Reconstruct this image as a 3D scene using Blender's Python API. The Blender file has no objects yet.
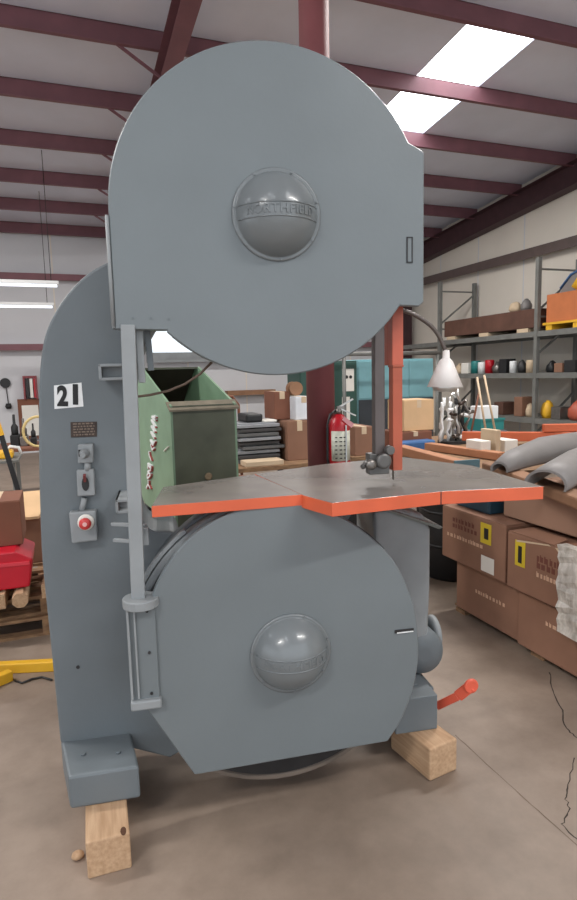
import bpy, bmesh, math, random
from mathutils import Vector, Matrix
random.seed(7)
scene = bpy.context.scene
COL = scene.collection
PI = math.pi

# ------------------------------------------------------------------ colours and materials
def lin(c):
    def g(v):
        v = v / 255.0
        return v / 12.92 if v <= 0.04045 else ((v + 0.055) / 1.055) ** 2.4
    return (g(c[0]), g(c[1]), g(c[2]), 1.0)

MATS = {}
def mat(name, rgb, rough=0.6, metal=0.0, var=0.12, scale=6.0, bump=0.0, bscale=40.0, rgb2=None, emit=None, coat=0.0, detail=4.0, stretch=None, spec=0.5):
    if name in MATS: return MATS[name]
    m = bpy.data.materials.new(name); m.use_nodes = True
    nt = m.node_tree; N = nt.nodes; L = nt.links
    b = N['Principled BSDF']
    b.inputs['Roughness'].default_value = rough
    b.inputs['Metallic'].default_value = metal
    b.inputs['Specular IOR Level'].default_value = spec
    if coat: b.inputs['Coat Weight'].default_value = coat
    c = lin(rgb)
    tc = N.new('ShaderNodeTexCoord'); src = tc.outputs['Object']
    if stretch:
        mp_ = N.new('ShaderNodeMapping'); mp_.inputs['Scale'].default_value = stretch
        L.new(src, mp_.inputs['Vector']); src = mp_.outputs['Vector']
    nz = N.new('ShaderNodeTexNoise'); nz.inputs['Scale'].default_value = scale; nz.inputs['Detail'].default_value = detail
    L.new(src, nz.inputs['Vector'])
    rp = N.new('ShaderNodeValToRGB')
    c2 = lin(rgb2) if rgb2 else tuple(min(1, v * (1 + var)) for v in c[:3]) + (1,)
    c1 = c if rgb2 else tuple(v * (1 - var) for v in c[:3]) + (1,)
    rp.color_ramp.elements[0].color = c1; rp.color_ramp.elements[0].position = 0.3
    rp.color_ramp.elements[1].color = c2; rp.color_ramp.elements[1].position = 0.7
    L.new(nz.outputs['Fac'], rp.inputs['Fac']); L.new(rp.outputs['Color'], b.inputs['Base Color'])
    if bump:
        n2 = N.new('ShaderNodeTexNoise'); n2.inputs['Scale'].default_value = bscale; n2.inputs['Detail'].default_value = 3
        L.new(src, n2.inputs['Vector'])
        bp_ = N.new('ShaderNodeBump'); bp_.inputs['Strength'].default_value = bump; bp_.inputs['Distance'].default_value = 0.01
        L.new(n2.outputs['Fac'], bp_.inputs['Height']); L.new(bp_.outputs['Normal'], b.inputs['Normal'])
    if emit:
        b.inputs['Emission Color'].default_value = lin(emit[0]); b.inputs['Emission Strength'].default_value = emit[1]
    MATS[name] = m
    return m

M_grey = mat('machine_grey', (107, 114, 117), 0.38, 0.0, 0.05, 3.0, 0.03, 60)
M_greyd = mat('casting_grey', (100, 107, 111), 0.5, 0.0, 0.07, 4.0, 0.06, 50)
M_greyl = mat('light_grey_paint', (136, 140, 142), 0.5, 0.0, 0.08, 8.0)
M_dome = mat('dome_grey', (112, 117, 119), 0.25, 0.0, 0.06, 5.0, 0.03, 60, coat=0.15)
M_dark = mat('dark_steel', (48, 47, 48), 0.5, 0.3, 0.25, 10)
M_black = mat('black_plastic', (24, 24, 26), 0.5, 0, 0.2, 10)
M_rubber = mat('rubber_tyre', (40, 36, 33), 0.7, 0, 0.2, 20)
M_steel = mat('bare_steel', (130, 125, 120), 0.35, 0.8, 0.15, 12)
M_orange = mat('orange_paint', (206, 94, 60), 0.45, 0, 0.08, 7)
M_orange2 = mat('orange_guard_paint', (176, 86, 64), 0.5, 0, 0.08, 5)
M_table = mat('table_iron', (150, 143, 136), 0.24, 0.25, 0.16, 5, 0.02, 30, rgb2=(128, 122, 117))
M_wood = mat('block_wood', (192, 160, 128), 0.8, 0, 0.15, 5, 0.3, 30, rgb2=(168, 134, 102), stretch=(14, 1.2, 14))
M_white = mat('white_paint', (225, 226, 226), 0.5, 0, 0.03)
M_red = mat('red_paint', (178, 18, 34), 0.35, 0, 0.1, 6)
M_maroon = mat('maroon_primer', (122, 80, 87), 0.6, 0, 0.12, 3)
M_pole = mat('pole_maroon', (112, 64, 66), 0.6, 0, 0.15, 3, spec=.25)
M_roof = mat('roof_insulation', (222, 227, 242), 0.85, 0, 0.05, 1.2, 0.25, 3)
M_wall = mat('wall_insulation', (206, 206, 209), 0.85, 0, 0.04, 1.0, 0.2, 2.5)
M_wallr = mat('wall_insulation_warm', (222, 214, 202), 0.85, 0, 0.04, 1.0, 0.2, 2.5)
M_carton = mat('cardboard', (136, 99, 79), 0.85, 0, 0.1, 4, 0.08, 30)
M_carton2 = mat('cardboard_light', (205, 170, 130), 0.85, 0, 0.08, 4, 0.08, 30)
M_carton3 = mat('cardboard_dark', (120, 76, 58), 0.85, 0, 0.12, 4, 0.08, 30)
M_pallet = mat('pallet_wood', (150, 118, 86), 0.85, 0, 0.2, 4, 0.3, 30, rgb2=(110, 82, 60), stretch=(3, 10, 10))
M_plank = mat('plank_brown', (140, 104, 78), 0.8, 0, 0.15, 5, 0.2, 20)
M_green = mat('hopper_green', (120, 148, 122), 0.45, 0, 0.12, 5)
M_greenshade = mat('hopper_green_shaded', (82, 86, 70), 0.5, 0, 0.18, 7)  # same hopper paint, darkened in its colour for the faces turned from the light
M_dgreen = mat('cabinet_green', (44, 78, 70), 0.5, 0, 0.08, 4)
M_teal = mat('cabinet_teal', (128, 178, 186), 0.5, 0, 0.06, 4)
M_rack = mat('rack_grey', (112, 112, 108), 0.55, 0.1, 0.12, 6)
M_rackbrown = mat('crate_brown', (92, 62, 50), 0.8, 0, 0.2, 4)
M_yellow = mat('yellow_paint', (222, 170, 40), 0.5, 0, 0.1, 6)
M_blue = mat('blue_plastic', (60, 100, 150), 0.5, 0, 0.1, 6)
M_tealbin = mat('teal_plastic', (36, 120, 118), 0.5, 0, 0.1, 6)
M_plastic = mat('grey_moulded_plastic', (120, 116, 114), 0.55, 0, 0.08, 5, 0.05, 30)
M_chrome = mat('dull_chrome', (190, 188, 184), 0.3, 0.8, 0.15, 10)
M_paper = mat('paper', (226, 222, 214), 0.8, 0, 0.04)
M_tan = mat('tan_card', (200, 178, 150), 0.85, 0, 0.08)
M_wrap = mat('stretch_wrap', (176, 170, 160), 0.3, 0, 0.3, 16, 0.9, 26, rgb2=(225, 220, 212), stretch=(2, 2, 1))
M_ink = mat('ink_black', (18, 18, 20), 0.6, 0, 0.02)
M_plate = mat('bronze_plate', (62, 50, 44), 0.45, 0.4, 0.3, 60)
M_cream = mat('cream_hose', (214, 190, 130), 0.6, 0, 0.06)
M_lampwhite = mat('shade_enamel', (232, 226, 222), 0.4, 0, 0.05)
M_tube = mat('fluorescent_tube', (235, 240, 245), 0.4, 0, 0.0, emit=((235, 242, 255), 1.6))
M_sky = mat('skylight_panel', (240, 245, 250), 0.5, 0, 0.0, emit=((245, 250, 255), 6.0))
M_win = mat('window_daylight', (225, 235, 240), 0.4, 0, 0.0, emit=((225, 236, 245), 0.75))

def floor_material():
    m = bpy.data.materials.new('concrete_floor'); m.use_nodes = True
    nt = m.node_tree; N = nt.nodes; L = nt.links; b = N['Principled BSDF']
    tc = N.new('ShaderNodeTexCoord')
    n1 = N.new('ShaderNodeTexNoise'); n1.inputs['Scale'].default_value = 0.9; n1.inputs['Detail'].default_value = 5
    n2 = N.new('ShaderNodeTexNoise'); n2.inputs['Scale'].default_value = 5.5; n2.inputs['Detail'].default_value = 7; n2.inputs['Roughness'].default_value = .65
    L.new(tc.outputs['Object'], n1.inputs['Vector']); L.new(tc.outputs['Object'], n2.inputs['Vector'])
    r1 = N.new('ShaderNodeValToRGB')
    e = r1.color_ramp.elements
    e[0].position = .34; e[0].color = lin((126, 111, 98)); e[1].position = .66; e[1].color = lin((153, 136, 122))
    r2 = N.new('ShaderNodeValToRGB')
    e = r2.color_ramp.elements
    e[0].position = .3; e[0].color = (.72, .70, .68, 1); e[1].position = .62; e[1].color = (1, 1, 1, 1)
    mx = N.new('ShaderNodeMix'); mx.data_type = 'RGBA'; mx.blend_type = 'MULTIPLY'; mx.inputs[0].default_value = .75
    L.new(n1.outputs['Fac'], r1.inputs['Fac']); L.new(n2.outputs['Fac'], r2.inputs['Fac'])
    L.new(r1.outputs['Color'], mx.inputs[6]); L.new(r2.outputs['Color'], mx.inputs[7]); L.new(mx.outputs[2], b.inputs['Base Color'])
    rr = N.new('ShaderNodeMapRange'); rr.inputs[3].default_value = .42; rr.inputs[4].default_value = .7
    L.new(n1.outputs['Fac'], rr.inputs[0]); L.new(rr.outputs[0], b.inputs['Roughness'])
    bp_ = N.new('ShaderNodeBump'); bp_.inputs['Strength'].default_value = .08; bp_.inputs['Distance'].default_value = .01
    L.new(n2.outputs['Fac'], bp_.inputs['Height']); L.new(bp_.outputs['Normal'], b.inputs['Normal'])
    return m
M_floor = floor_material()

# ------------------------------------------------------------------ camera model (600 px focal length, 577 x 900 frame)
F = 600.0; CX = 288.5; CY = 450.0; H = 1.68
MR = [(0.97939239, -0.02481357, 0.20043659), (0.04960886, 0.99157608, -0.11964881), (-0.19577922, 0.12712657, 0.97237304)]
AL = math.radians(-9.2)
EYE = Vector((0, 0, H))
def l2w(v):
    c, s = math.cos(AL), math.sin(AL)
    return Vector((c * v[0] - s * v[1], s * v[0] + c * v[1], v[2]))
AX = [l2w((r[0], -r[2], r[1])).normalized() for r in MR]
def ray(x, y): return AX[0] * ((x - CX) / F) - AX[1] * ((y - CY) / F) - AX[2]
def hx(x, y, X): d = ray(x, y); return EYE + d * (X / d.x)
def hy(x, y, Y): d = ray(x, y); return EYE + d * (Y / d.y)
def hz(x, y, Z): d = ray(x, y); return EYE + d * ((Z - H) / d.z)
LC = Vector((-.38473, -2.05169, H))            # the eye in the saw's own frame
def mp(x, y, Y):                                # a point of the saw's frame on its plane y = Y
    d = Vector([(x - CX) / F * MR[0][k] - (y - CY) / F * MR[1][k] - MR[2][k] for k in range(3)])
    d = Vector((d[0], -d[2], d[1]))
    return LC + d * ((Y - LC.y) / d.y)
SAW = EYE - l2w(LC); SAW.z = 0

cam = bpy.data.cameras.new('camera'); co = bpy.data.objects.new('camera', cam); COL.objects.link(co)
cam.sensor_fit = 'VERTICAL'; cam.sensor_height = 24; cam.lens = 24 * F / 900; cam.clip_start = .05
a0 = AX[0]; a2 = AX[2]; a1 = a2.cross(a0).normalized(); a0 = a1.cross(a2)
R = Matrix((a0, a1, a2)).transposed().to_4x4(); R.translation = EYE
co.matrix_world = R
scene.camera = co

# ------------------------------------------------------------------ mesh builder
class MB:
    def __init__(s): s.v = []; s.f = []; s.m = []; s.mi = 0; s.sm = []
    def mat(s, i): s.mi = i; return s
    def face(s, idx, smooth=False): s.f.append(tuple(idx)); s.m.append(s.mi); s.sm.append(smooth)
    def hexa(s, P):
        b = len(s.v); s.v += [tuple(p) for p in P]
        for q in ((0, 3, 2, 1), (4, 5, 6, 7), (0, 1, 5, 4), (1, 2, 6, 5), (2, 3, 7, 6), (3, 0, 4, 7)): s.face([b + i for i in q])
        return s
    def box(s, x0, x1, y0, y1, z0, z1):
        return s.hexa([(x0, y0, z0), (x1, y0, z0), (x1, y1, z0), (x0, y1, z0), (x0, y0, z1), (x1, y0, z1), (x1, y1, z1), (x0, y1, z1)])
    def bar(s, p, q, w, h, up=(0, 0, 1)):
        p = Vector(p); q = Vector(q); d = (q - p).normalized(); u = Vector(up)
        if abs(d.dot(u)) > .98: u = Vector((0, 1, 0))
        r = d.cross(u).normalized() * w / 2; n = r.cross(d).normalized() * h / 2
        return s.hexa([p - r - n, p + r - n, q + r - n, q - r - n, p - r + n, p + r + n, q + r + n, q - r + n])
    def tube(s, pts, r, n=12, caps=True, closed=False):
        pts = [Vector(p) for p in pts]; b = len(s.v); k = len(pts)
        prev = None
        for i, p in enumerate(pts):
            if closed: d = pts[(i + 1) % k] - pts[i - 1]
            else: d = pts[min(i + 1, k - 1)] - pts[max(i - 1, 0)]
            d.normalize()
            if prev is None:
                u = Vector((0, 0, 1)) if abs(d.z) < .9 else Vector((1, 0, 0))
                a = d.cross(u).normalized()
            else:
                a = (prev - d * prev.dot(d)).normalized()
            prev = a; c = d.cross(a)
            rr = r[i] if isinstance(r, (list, tuple)) else r
            for j in range(n):
                t = 2 * PI * j / n; s.v.append(tuple(p + (a * math.cos(t) + c * math.sin(t)) * rr))
        for i in range(k if closed else k - 1):
            i2 = (i + 1) % k
            for j in range(n):
                s.face((b + i * n + j, b + i * n + (j + 1) % n, b + i2 * n + (j + 1) % n, b + i2 * n + j), True)
        if caps and not closed:
            s.face([b + j for j in range(n)][::-1]); s.face([b + (k - 1) * n + j for j in range(n)])
        return s
    def cyl(s, p, q, r, n=24): return s.tube([p, q], r, n)
    def prism(s, poly, y0, y1, axis='y', bev=0.0):
        """poly of (a, b) pairs; axis y: (x, z) swept along y; axis z: (x, y) swept along z; axis x: (y, z) swept along x"""
        def P(a, b, t): return (a, t, b) if axis == 'y' else ((a, b, t) if axis == 'z' else (t, a, b))
        n = len(poly); rings = [(0, y0), (0, y1)]
        if bev:
            cx = sum(p[0] for p in poly) / n; cz = sum(p[1] for p in poly) / n
            rings = [(bev, y0), (0, y0 + bev), (0, y1)]
        b = len(s.v)
        for (ins, t) in rings:
            for i in range(n):
                a, c = poly[i]
                if ins:
                    p0 = Vector(poly[i - 1]); p1 = Vector(poly[i]); p2 = Vector(poly[(i + 1) % n])
                    e1 = (p1 - p0); e2 = (p2 - p1)
                    e1 = e1.normalized() if e1.length > 1e-9 else Vector((1, 0)); e2 = e2.normalized() if e2.length > 1e-9 else e1
                    nn = Vector((-(e1.y + e2.y), e1.x + e2.x))
                    nn = nn.normalized() if nn.length > 1e-6 else Vector((0, 0))
                    area = 1 if sum(poly[k][0] * poly[(k + 1) % n][1] - poly[(k + 1) % n][0] * poly[k][1] for k in range(n)) > 0 else -1
                    a += nn.x * ins * area; c += nn.y * ins * area
                s.v.append(P(a, c, t))
        for k in range(len(rings) - 1):
            for i in range(n):
                j = (i + 1) % n; s.face((b + k * n + i, b + k * n + j, b + (k + 1) * n + j, b + (k + 1) * n + i))
        s.face([b + i for i in range(n)][::-1]); s.face([b + (len(rings) - 1) * n + i for i in range(n)])
        return s
    def lathe(s, prof, c, axis='z', n=32, smooth=True):
        """prof of (radius, height) swept round an axis through c; axis -y points at the viewer of the saw"""
        b = len(s.v); c = Vector(c)
        for (r, h) in prof:
            for j in range(n):
                t = 2 * PI * j / n; x = r * math.cos(t); y = r * math.sin(t)
                o = Vector((x, y, h)) if axis == 'z' else (Vector((x, -h, y)) if axis == '-y' else Vector((h, x, y)))
                s.v.append(tuple(c + o))
        k = len(prof)
        for i in range(k - 1):
            for j in range(n):
                s.face((b + i * n + j, b + i * n + (j + 1) % n, b + (i + 1) * n + (j + 1) % n, b + (i + 1) * n + j), smooth)
        s.face([b + j for j in range(n)][::-1]); s.face([b + (k - 1) * n + j for j in range(n)])
        return s
    def band(s, c, r0, r1, a0, a1, y0, y1, n=48, flat=1.0):
        """arc-shaped band in the xz plane of the saw"""
        poly = []
        for i in range(n + 1):
            t = a0 + (a1 - a0) * i / n; poly.append((c[0] + r1 * math.cos(t), c[1] + r1 * math.sin(t) * flat))
        for i in range(n, -1, -1):
            t = a0 + (a1 - a0) * i / n; poly.append((c[0] + r0 * math.cos(t), c[1] + r0 * math.sin(t) * flat))
        b = len(s.v); k = n + 1
        for y in (y0, y1):
            for p in poly: s.v.append((p[0], y, p[1]))
        m = 2 * k
        for i in range(n):
            o0, o1, i0, i1 = i, i + 1, m - 1 - i, m - 2 - i
            s.face((b + o0, b + o1, b + i1, b + i0)); s.face((b + m + o0, b + m + i0, b + m + i1, b + m + o1))
            s.face((b + o0, b + m + o0, b + m + o1, b + o1), True); s.face((b + i0, b + i1, b + m + i1, b + m + i0), True)
        s.face((b, b + m - 1, b + 2 * m - 1, b + m)); s.face((b + n, b + m + n, b + m + n + 1, b + n + 1))
        return s
    def build(s, name, mats, parent=None, bevel=0.0, origin=None, seg=2):
        mats = mats if isinstance(mats, (list, tuple)) else [mats]
        me = bpy.data.meshes.new(name)
        if origin is None and parent is None:
            xs = [p[0] for p in s.v]; ys = [p[1] for p in s.v]; zs = [p[2] for p in s.v]
            origin = ((min(xs) + max(xs)) / 2, (min(ys) + max(ys)) / 2, min(zs))
        o = Vector(origin or (0, 0, 0))
        me.from_pydata([tuple(Vector(p) - o) for p in s.v], [], s.f)
        for m in mats: me.materials.append(m)
        for p, mi, sm in zip(me.polygons, s.m, s.sm): p.material_index = mi; p.use_smooth = sm
        bm = bmesh.new(); bm.from_mesh(me); bmesh.ops.recalc_face_normals(bm, faces=bm.faces); bm.to_mesh(me); bm.free()
        ob = bpy.data.objects.new(name, me); COL.objects.link(ob); ob.location = o
        if parent: ob.parent = parent
        if bevel:
            b = ob.modifiers.new('bevel', 'BEVEL'); b.width = bevel; b.segments = seg; b.limit_method = 'ANGLE'; b.angle_limit = math.radians(40)
        return ob

def tag(o, label=None, cat=None, group=None, kind=None):
    if label: o['label'] = label
    if cat: o['category'] = cat
    if group: o['group'] = group
    if kind: o['kind'] = kind
    return o
def empty(name, loc=(0, 0, 0), rz=0.0, label=None, cat=None, group=None):
    e = bpy.data.objects.new(name, None); COL.objects.link(e); e.location = loc; e.rotation_euler = (0, 0, rz); e.empty_display_size = .1
    tag(e, label, cat, group); return e
def struct(mb, name, m, **k): return tag(mb.build(name, m, **k), kind='structure')

def text_mesh(txt, size, m, name, parent, origin, rot, extrude=0.001, squash=1.0, spacing=1.0, bold=0.0):
    cu = bpy.data.curves.new(name, 'FONT'); cu.body = txt; cu.size = size; cu.extrude = extrude; cu.offset = bold; cu.align_x = 'CENTER'; cu.align_y = 'CENTER'; cu.space_character = spacing
    to = bpy.data.objects.new(name, cu); COL.objects.link(to)
    dg = bpy.context.evaluated_depsgraph_get(); me = bpy.data.meshes.new_from_object(to.evaluated_get(dg))
    bpy.data.objects.remove(to)
    me.materials.clear(); me.materials.append(m)
    ob = bpy.data.objects.new(name, me); COL.objects.link(ob)
    if parent: ob.parent = parent
    Rm = rot if isinstance(rot, Matrix) else Matrix.Rotation(0, 4, 'X')
    me.transform(Rm.to_4x4() @ Matrix.Diagonal((squash, 1, 1, 1))); ob.location = origin
    return ob
FACE = Matrix.Rotation(PI / 2, 4, 'X')           # text standing up, read from -y

# ================================================================== THE BUILDING
XR, YB = 9.4, 15.0
XL, YF = -11.0, -9.0
RS = .09                                          # roof slope, rising away from the back wall
def zr(Y): return 4.95 + .15 + RS * (YB - Y)      # underside of roof sheet
PY = [14.86, 13.44, 12.04, 10.6, 9.16, 7.72, 6.28, 4.84, 3.4, 1.96, .52, -.92, -2.36, -3.8, -5.24, -6.68, -8.12]
struct(MB().box(XL, XR + .3, YF, YB + .3, -.1, 0), 'floor', M_floor, origin=(0, 0, 0))
# walls
struct(MB().box(XL, XR + .12, YB, YB + .12, 0, 5.4), 'wall_back', M_wall, origin=(0, YB, 0))
struct(MB().box(XR, XR + .12, YF, YB, 0, 7.4), 'wall_right', M_wallr, origin=(XR, 0, 0))
struct(MB().box(XL - .12, XL, 5.5, YB + .12, 0, 7.4).box(XL - .12, XL, YF, -6.5, 0, 7.4).box(XL - .12, XL, -6.5, 5.5, 4.4, 7.4), 'wall_left', M_wall, origin=(XL, 0, 0))
# seams of the wall insulation (flat tape), girts, columns, rafters
def structs(mb, name, m, **k): return struct(mb, name, m, **k)
n_trim = [0]
def trim(mb, m, bevel=0):
    n_trim[0] += 1
    return struct(mb, 'trim_%d' % n_trim[0], m, bevel=bevel)
for x in [-9 + 1.5 * i for i in range(12)]: trim(MB().box(x, x + .03, YB - .004, YB, 0, 4.9), M_wallr)
for y in [15 - 1.5 * i for i in range(1, 9)]: trim(MB().box(XR - .004, XR, y, y + .03, 0, 4.9), M_wall)
for z in (2.35, 3.9):
    trim(MB().box(XL, XR - .2, YB - .2, YB - .005, z, z + .1).box(XL, XR - .2, YB - .206, YB - .2005, z - .02, z + .12), M_maroon)
trim(MB().box(XR - .2, XR - .005, YF, YB - .2, 3.95, 4.05).box(XR - .206, XR - .2005, YF, YB - .2, 3.9, 4.1), mat('girt_brown', (92, 78, 74), .6))
# roof between the purlins, with openings for the skylight strips
SX0, SX1 = 4.95, 6.0
def roof_piece(x0, x1, y0, y1): return MB().hexa([(x0, y0, zr(y0)), (x1, y0, zr(y0)), (x1, y1, zr(y1)), (x0, y1, zr(y1)), (x0, y0, zr(y0) + .1), (x1, y0, zr(y0) + .1), (x1, y1, zr(y1) + .1), (x0, y1, zr(y1) + .1)])
sky_strips = [(SX0, SX1, 6.28, 9.16)]
rear_strips = [(-1.9, -1.0, -4.0, -.9), (2.2, 3.1, -3.8, -.9), (-6.0, -5.1, 1.9, 4.8), (-6.2, -5.2, -5.2, -2.3)]
cl = MB()
xs = sorted(set([XL, XR + .1] + [v for s in sky_strips + rear_strips for v in s[:2]]))
ys = sorted(set([YF, YB + .1] + [v for s in sky_strips + rear_strips for v in s[2:]]))
for i in range(len(xs) - 1):
    for j in range(len(ys) - 1):
        x0, x1, y0, y1 = xs[i], xs[i + 1], ys[j], ys[j + 1]
        if any(a <= x0 and x1 <= b and c <= y0 and y1 <= d for a, b, c, d in sky_strips + rear_strips): continue
        q = roof_piece(x0, x1, y0, y1)
        b = len(cl.v); cl.v += q.v
        for f_ in q.f: cl.face([b + i_ for i_ in f_])
struct(cl, 'ceiling', M_roof, origin=(0, 0, 0))
for k, (a, b, c, d) in enumerate(sky_strips + rear_strips):
    q = MB().hexa([(a, c, zr(c) + .03), (b, c, zr(c) + .03), (b, d, zr(d) + .03), (a, d, zr(d) + .03), (a, c, zr(c) + .06), (b, c, zr(c) + .06), (b, d, zr(d) + .06), (a, d, zr(d) + .06)])
    struct(q, 'window_%d' % (k + 2), M_sky)
# purlins (Z sections)
for Y in PY:
    z = zr(Y)
    mb = MB().box(XL, XR - .03, Y - .003, Y + .003, z - .235, z - .005).box(XL, XR - .03, Y - .003, Y + .065, z - .012, z - .002).box(XL, XR - .03, Y - .065, Y + .003, z - .242, z - .232)
    trim(mb, M_maroon)
# inner rafter, its post line at the maroon pipe column, and the end-wall rafter
def rafter(X, depth, fl, y0, y1, z_off=.245, taper=0):
    mb = MB()
    def q(xa, xb, d0, d1):
        za, zb = zr(y0) - z_off, zr(y1) - z_off
        t0, t1 = taper * 0, taper
        mb.hexa([(xa, y0, za - d1), (xb, y0, za - d1), (xb, y1, zb - d1 - (t1 if d1 > .1 else 0)), (xa, y1, zb - d1 - (t1 if d1 > .1 else 0)), (xa, y0, za - d0), (xb, y0, za - d0), (xb, y1, zb - d0 - (t1 if d0 > .1 else 0)), (xa, y1, zb - d0 - (t1 if d0 > .1 else 0))])
    q(X - fl / 2, X + fl / 2, 0, .012); q(X - fl / 2, X + fl / 2, depth - .012, depth)
    q(X - .004, X + .004, .012, depth - .012)
    return mb
trim(rafter(1.47, .30, .2, YF, YB - .1), M_maroon)
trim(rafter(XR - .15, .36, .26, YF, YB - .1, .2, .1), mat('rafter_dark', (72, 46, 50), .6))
trim(rafter(-6.6, .30, .2, YF, YB - .1), M_maroon)
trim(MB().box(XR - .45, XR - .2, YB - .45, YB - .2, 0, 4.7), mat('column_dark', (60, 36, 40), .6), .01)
# fly braces from purlin to rafter flange
for Y in PY[1:9]:
    trim(MB().bar((1.40, Y, zr(Y) - .245 - .29), (.85, Y, zr(Y) - .2), .03, .03), M_maroon)
# lit window high in the back wall beside the saw
w0 = hy(146, 330, YB - .05); w1 = hy(232, 352, YB - .05)
struct(MB().box(w0.x, w1.x, YB - .26, YB - .215, w1.z, w0.z), 'window_1', M_win)
trim(MB().box(w0.x - .05, w1.x + .05, YB - .30, YB - .21, w1.z - .24, w1.z - .005).box(w0.x + .4, w1.x - .2, YB - .32, YB - .30, w1.z - .14, w1.z - .1), M_greyl)
# cracks and the saw-cut joint in the slab
def ribbon(pts, w, z=.0006):
    mb = MB(); P = [Vector((p.x, p.y, z)) for p in pts]
    for i, p in enumerate(P):
        d = (P[min(i + 1, len(P) - 1)] - P[max(i - 1, 0)]).normalized(); n = Vector((-d.y, d.x, 0)) * w * (0.6 + .7 * random.random()) / 2
        mb.v += [tuple(p - n), tuple(p + n)]
        if i: b = 2 * i; mb.face((b - 2, b - 1, b + 1, b))
    return mb
def jag(px, w, amp=.006):
    pts = [hz(x, y, 0) for x, y in px]; out = []
    for a, b in zip(pts, pts[1:]):
        for k in range(5): out.append(a.lerp(b, k / 5) + Vector((random.uniform(-amp, amp), random.uniform(-amp, amp), 0)))
    return ribbon(out + [pts[-1]], w)
M_crack = mat('crack_dirt', (52, 44, 38), .9, 0, .2)
M_joint = mat('joint_dirt', (98, 82, 70), .9, 0, .2)
trim(jag([(549, 672), (553, 690), (561, 710), (566, 728), (577, 738), (600, 752)], .006), M_crack)
trim(jag([(575, 758), (569, 785), (566, 800), (570, 810), (561, 825), (577, 838), (610, 850)], .005), M_crack)
trim(jag([(455, 735), (480, 758), (515, 790), (545, 817), (600, 866)], .004, .0015), M_joint)

# ================================================================== THE BAND SAW
saw = empty('band_saw', SAW, AL, 'large grey band saw with two round doors and orange-edged table, on wooden blocks', 'band saw')
def P2(px, Y): return [(mp(x, y, Y).x, mp(x, y, Y).z) for x, y in px]
def smooth_poly(pts, n=6):
    out = []
    k = len(pts)
    for i in range(k - 1):
        p0 = pts[max(i - 1, 0)]; p1 = pts[i]; p2 = pts[i + 1]; p3 = pts[min(i + 2, k - 1)]
        for j in range(n):
            t = j / n
            out.append(tuple(.5 * ((2 * b) + (-a + c) * t + (2 * a - 5 * b + 4 * c - d) * t * t + (-a + 3 * b - 3 * c + d) * t ** 3) for a, b, c, d in zip(p0, p1, p2, p3)))
    out.append(tuple(pts[-1])); return out
# --- cast C frame
YC = .28
left = P2([(60, 741), (56, 700), (50, 640), (42, 560), (39.5, 500), (38.5, 450), (38.5, 400), (40, 365), (45, 335), (56, 310), (73, 287), (91, 271), (112, 260)], YC)
curve = smooth_poly(left)
curve[0] = (curve[0][0], .26)
outer = curve + smooth_poly([curve[-1], (-.40, 2.19), (-.2, 2.30), (.05, 2.36)])[1:]
inner = smooth_poly([(.05, 2.10), (-.2, 2.04), (-.36, 1.93), (-.46, 1.78), (-.505, 1.60), (-.51, 1.35), (-.505, 1.16), (-.46, 1.09), (-.37, 1.06), (-.36, .9), (-.38, .6), (-.40, .40), (-.2, .33), (.2, .30), (.6, .30), (.72, .28)])
frame_poly = outer + inner + [(.70, .20), (-.36, .17), (-.44, .13), (-.60, .20)]
fr = MB().prism(frame_poly, YC, YC + .30)
fo = fr.build('frame_casting', M_greyd, saw, .012)
tag(fo, None)
# --- feet
def foot(x0, x1, y0, y1, z0, z1, name='foot'):
    mb = MB().box(x0, x1, y0, y1, z0, z1)
    for x in (x0 + .05, x1 - .06): mb.cyl((x, y0 + .1, z1), (x, y0 + .1, z1 + .008), .011, 10)
    
    return mb.build(name, M_greyd, saw, .012)
fp_ = []
for x, y in ((68, 777), (139, 766), (130, 729), (61, 741)):
    d_ = mp(x, y, 1.0) - LC; q_ = LC + d_ * ((.264 - LC.z) / d_.z); fp_.append((q_.x, q_.y))
fp_ = [fp_[0], fp_[1], fp_[2], (fp_[2][0] - .01, .6), (fp_[3][0], .6), fp_[3]]
lf = MB().prism(fp_, .136, .264, 'z').build('foot', M_greyd, saw, .010)
for x, y in ((-.76, .18), (-.63, .16)): MB().cyl((x, y, .264), (x, y, .271), .010, 10).build('foot_bolt', M_greyd, lf)
foot(.50, .69, .19, .62, .145, .300)
# --- upper door: round plate with square corners
def arc(c, r, a0, a1, n): return [(c[0] + r * math.cos(math.radians(a0 + (a1 - a0) * i / n)), c[1] + r * math.sin(math.radians(a0 + (a1 - a0) * i / n))) for i in range(n + 1)]
UC = (.002, 2.21); RU = .536
upoly = arc(UC, RU, 27.5, 180, 60) + [(-.534, 1.835), (-.37, 1.83)] + arc(UC, RU, 226, 325.7, 48) + [(.517, 1.905), (.535, 1.92), (.535, 2.425), (.527, 2.434)]
ud = MB().prism(upoly, 0, .03, bev=.004).build('upper_door', M_grey, saw)
mb = MB()
mb.band(UC, RU - .012, RU - .004, math.radians(27), math.radians(180), .028, .12); mb.band(UC, RU - .012, RU - .004, math.radians(228), math.radians(326), .028, .12)
mb.box(-.526, -.516, .028, .12, 1.838, 2.215).box(-.526, -.37, .028, .12, 1.836, 1.846)
mb.box(.518, .526, .028, .12, 1.92, 2.42)
mb.build('door_flange', M_greyd, ud)
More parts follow.
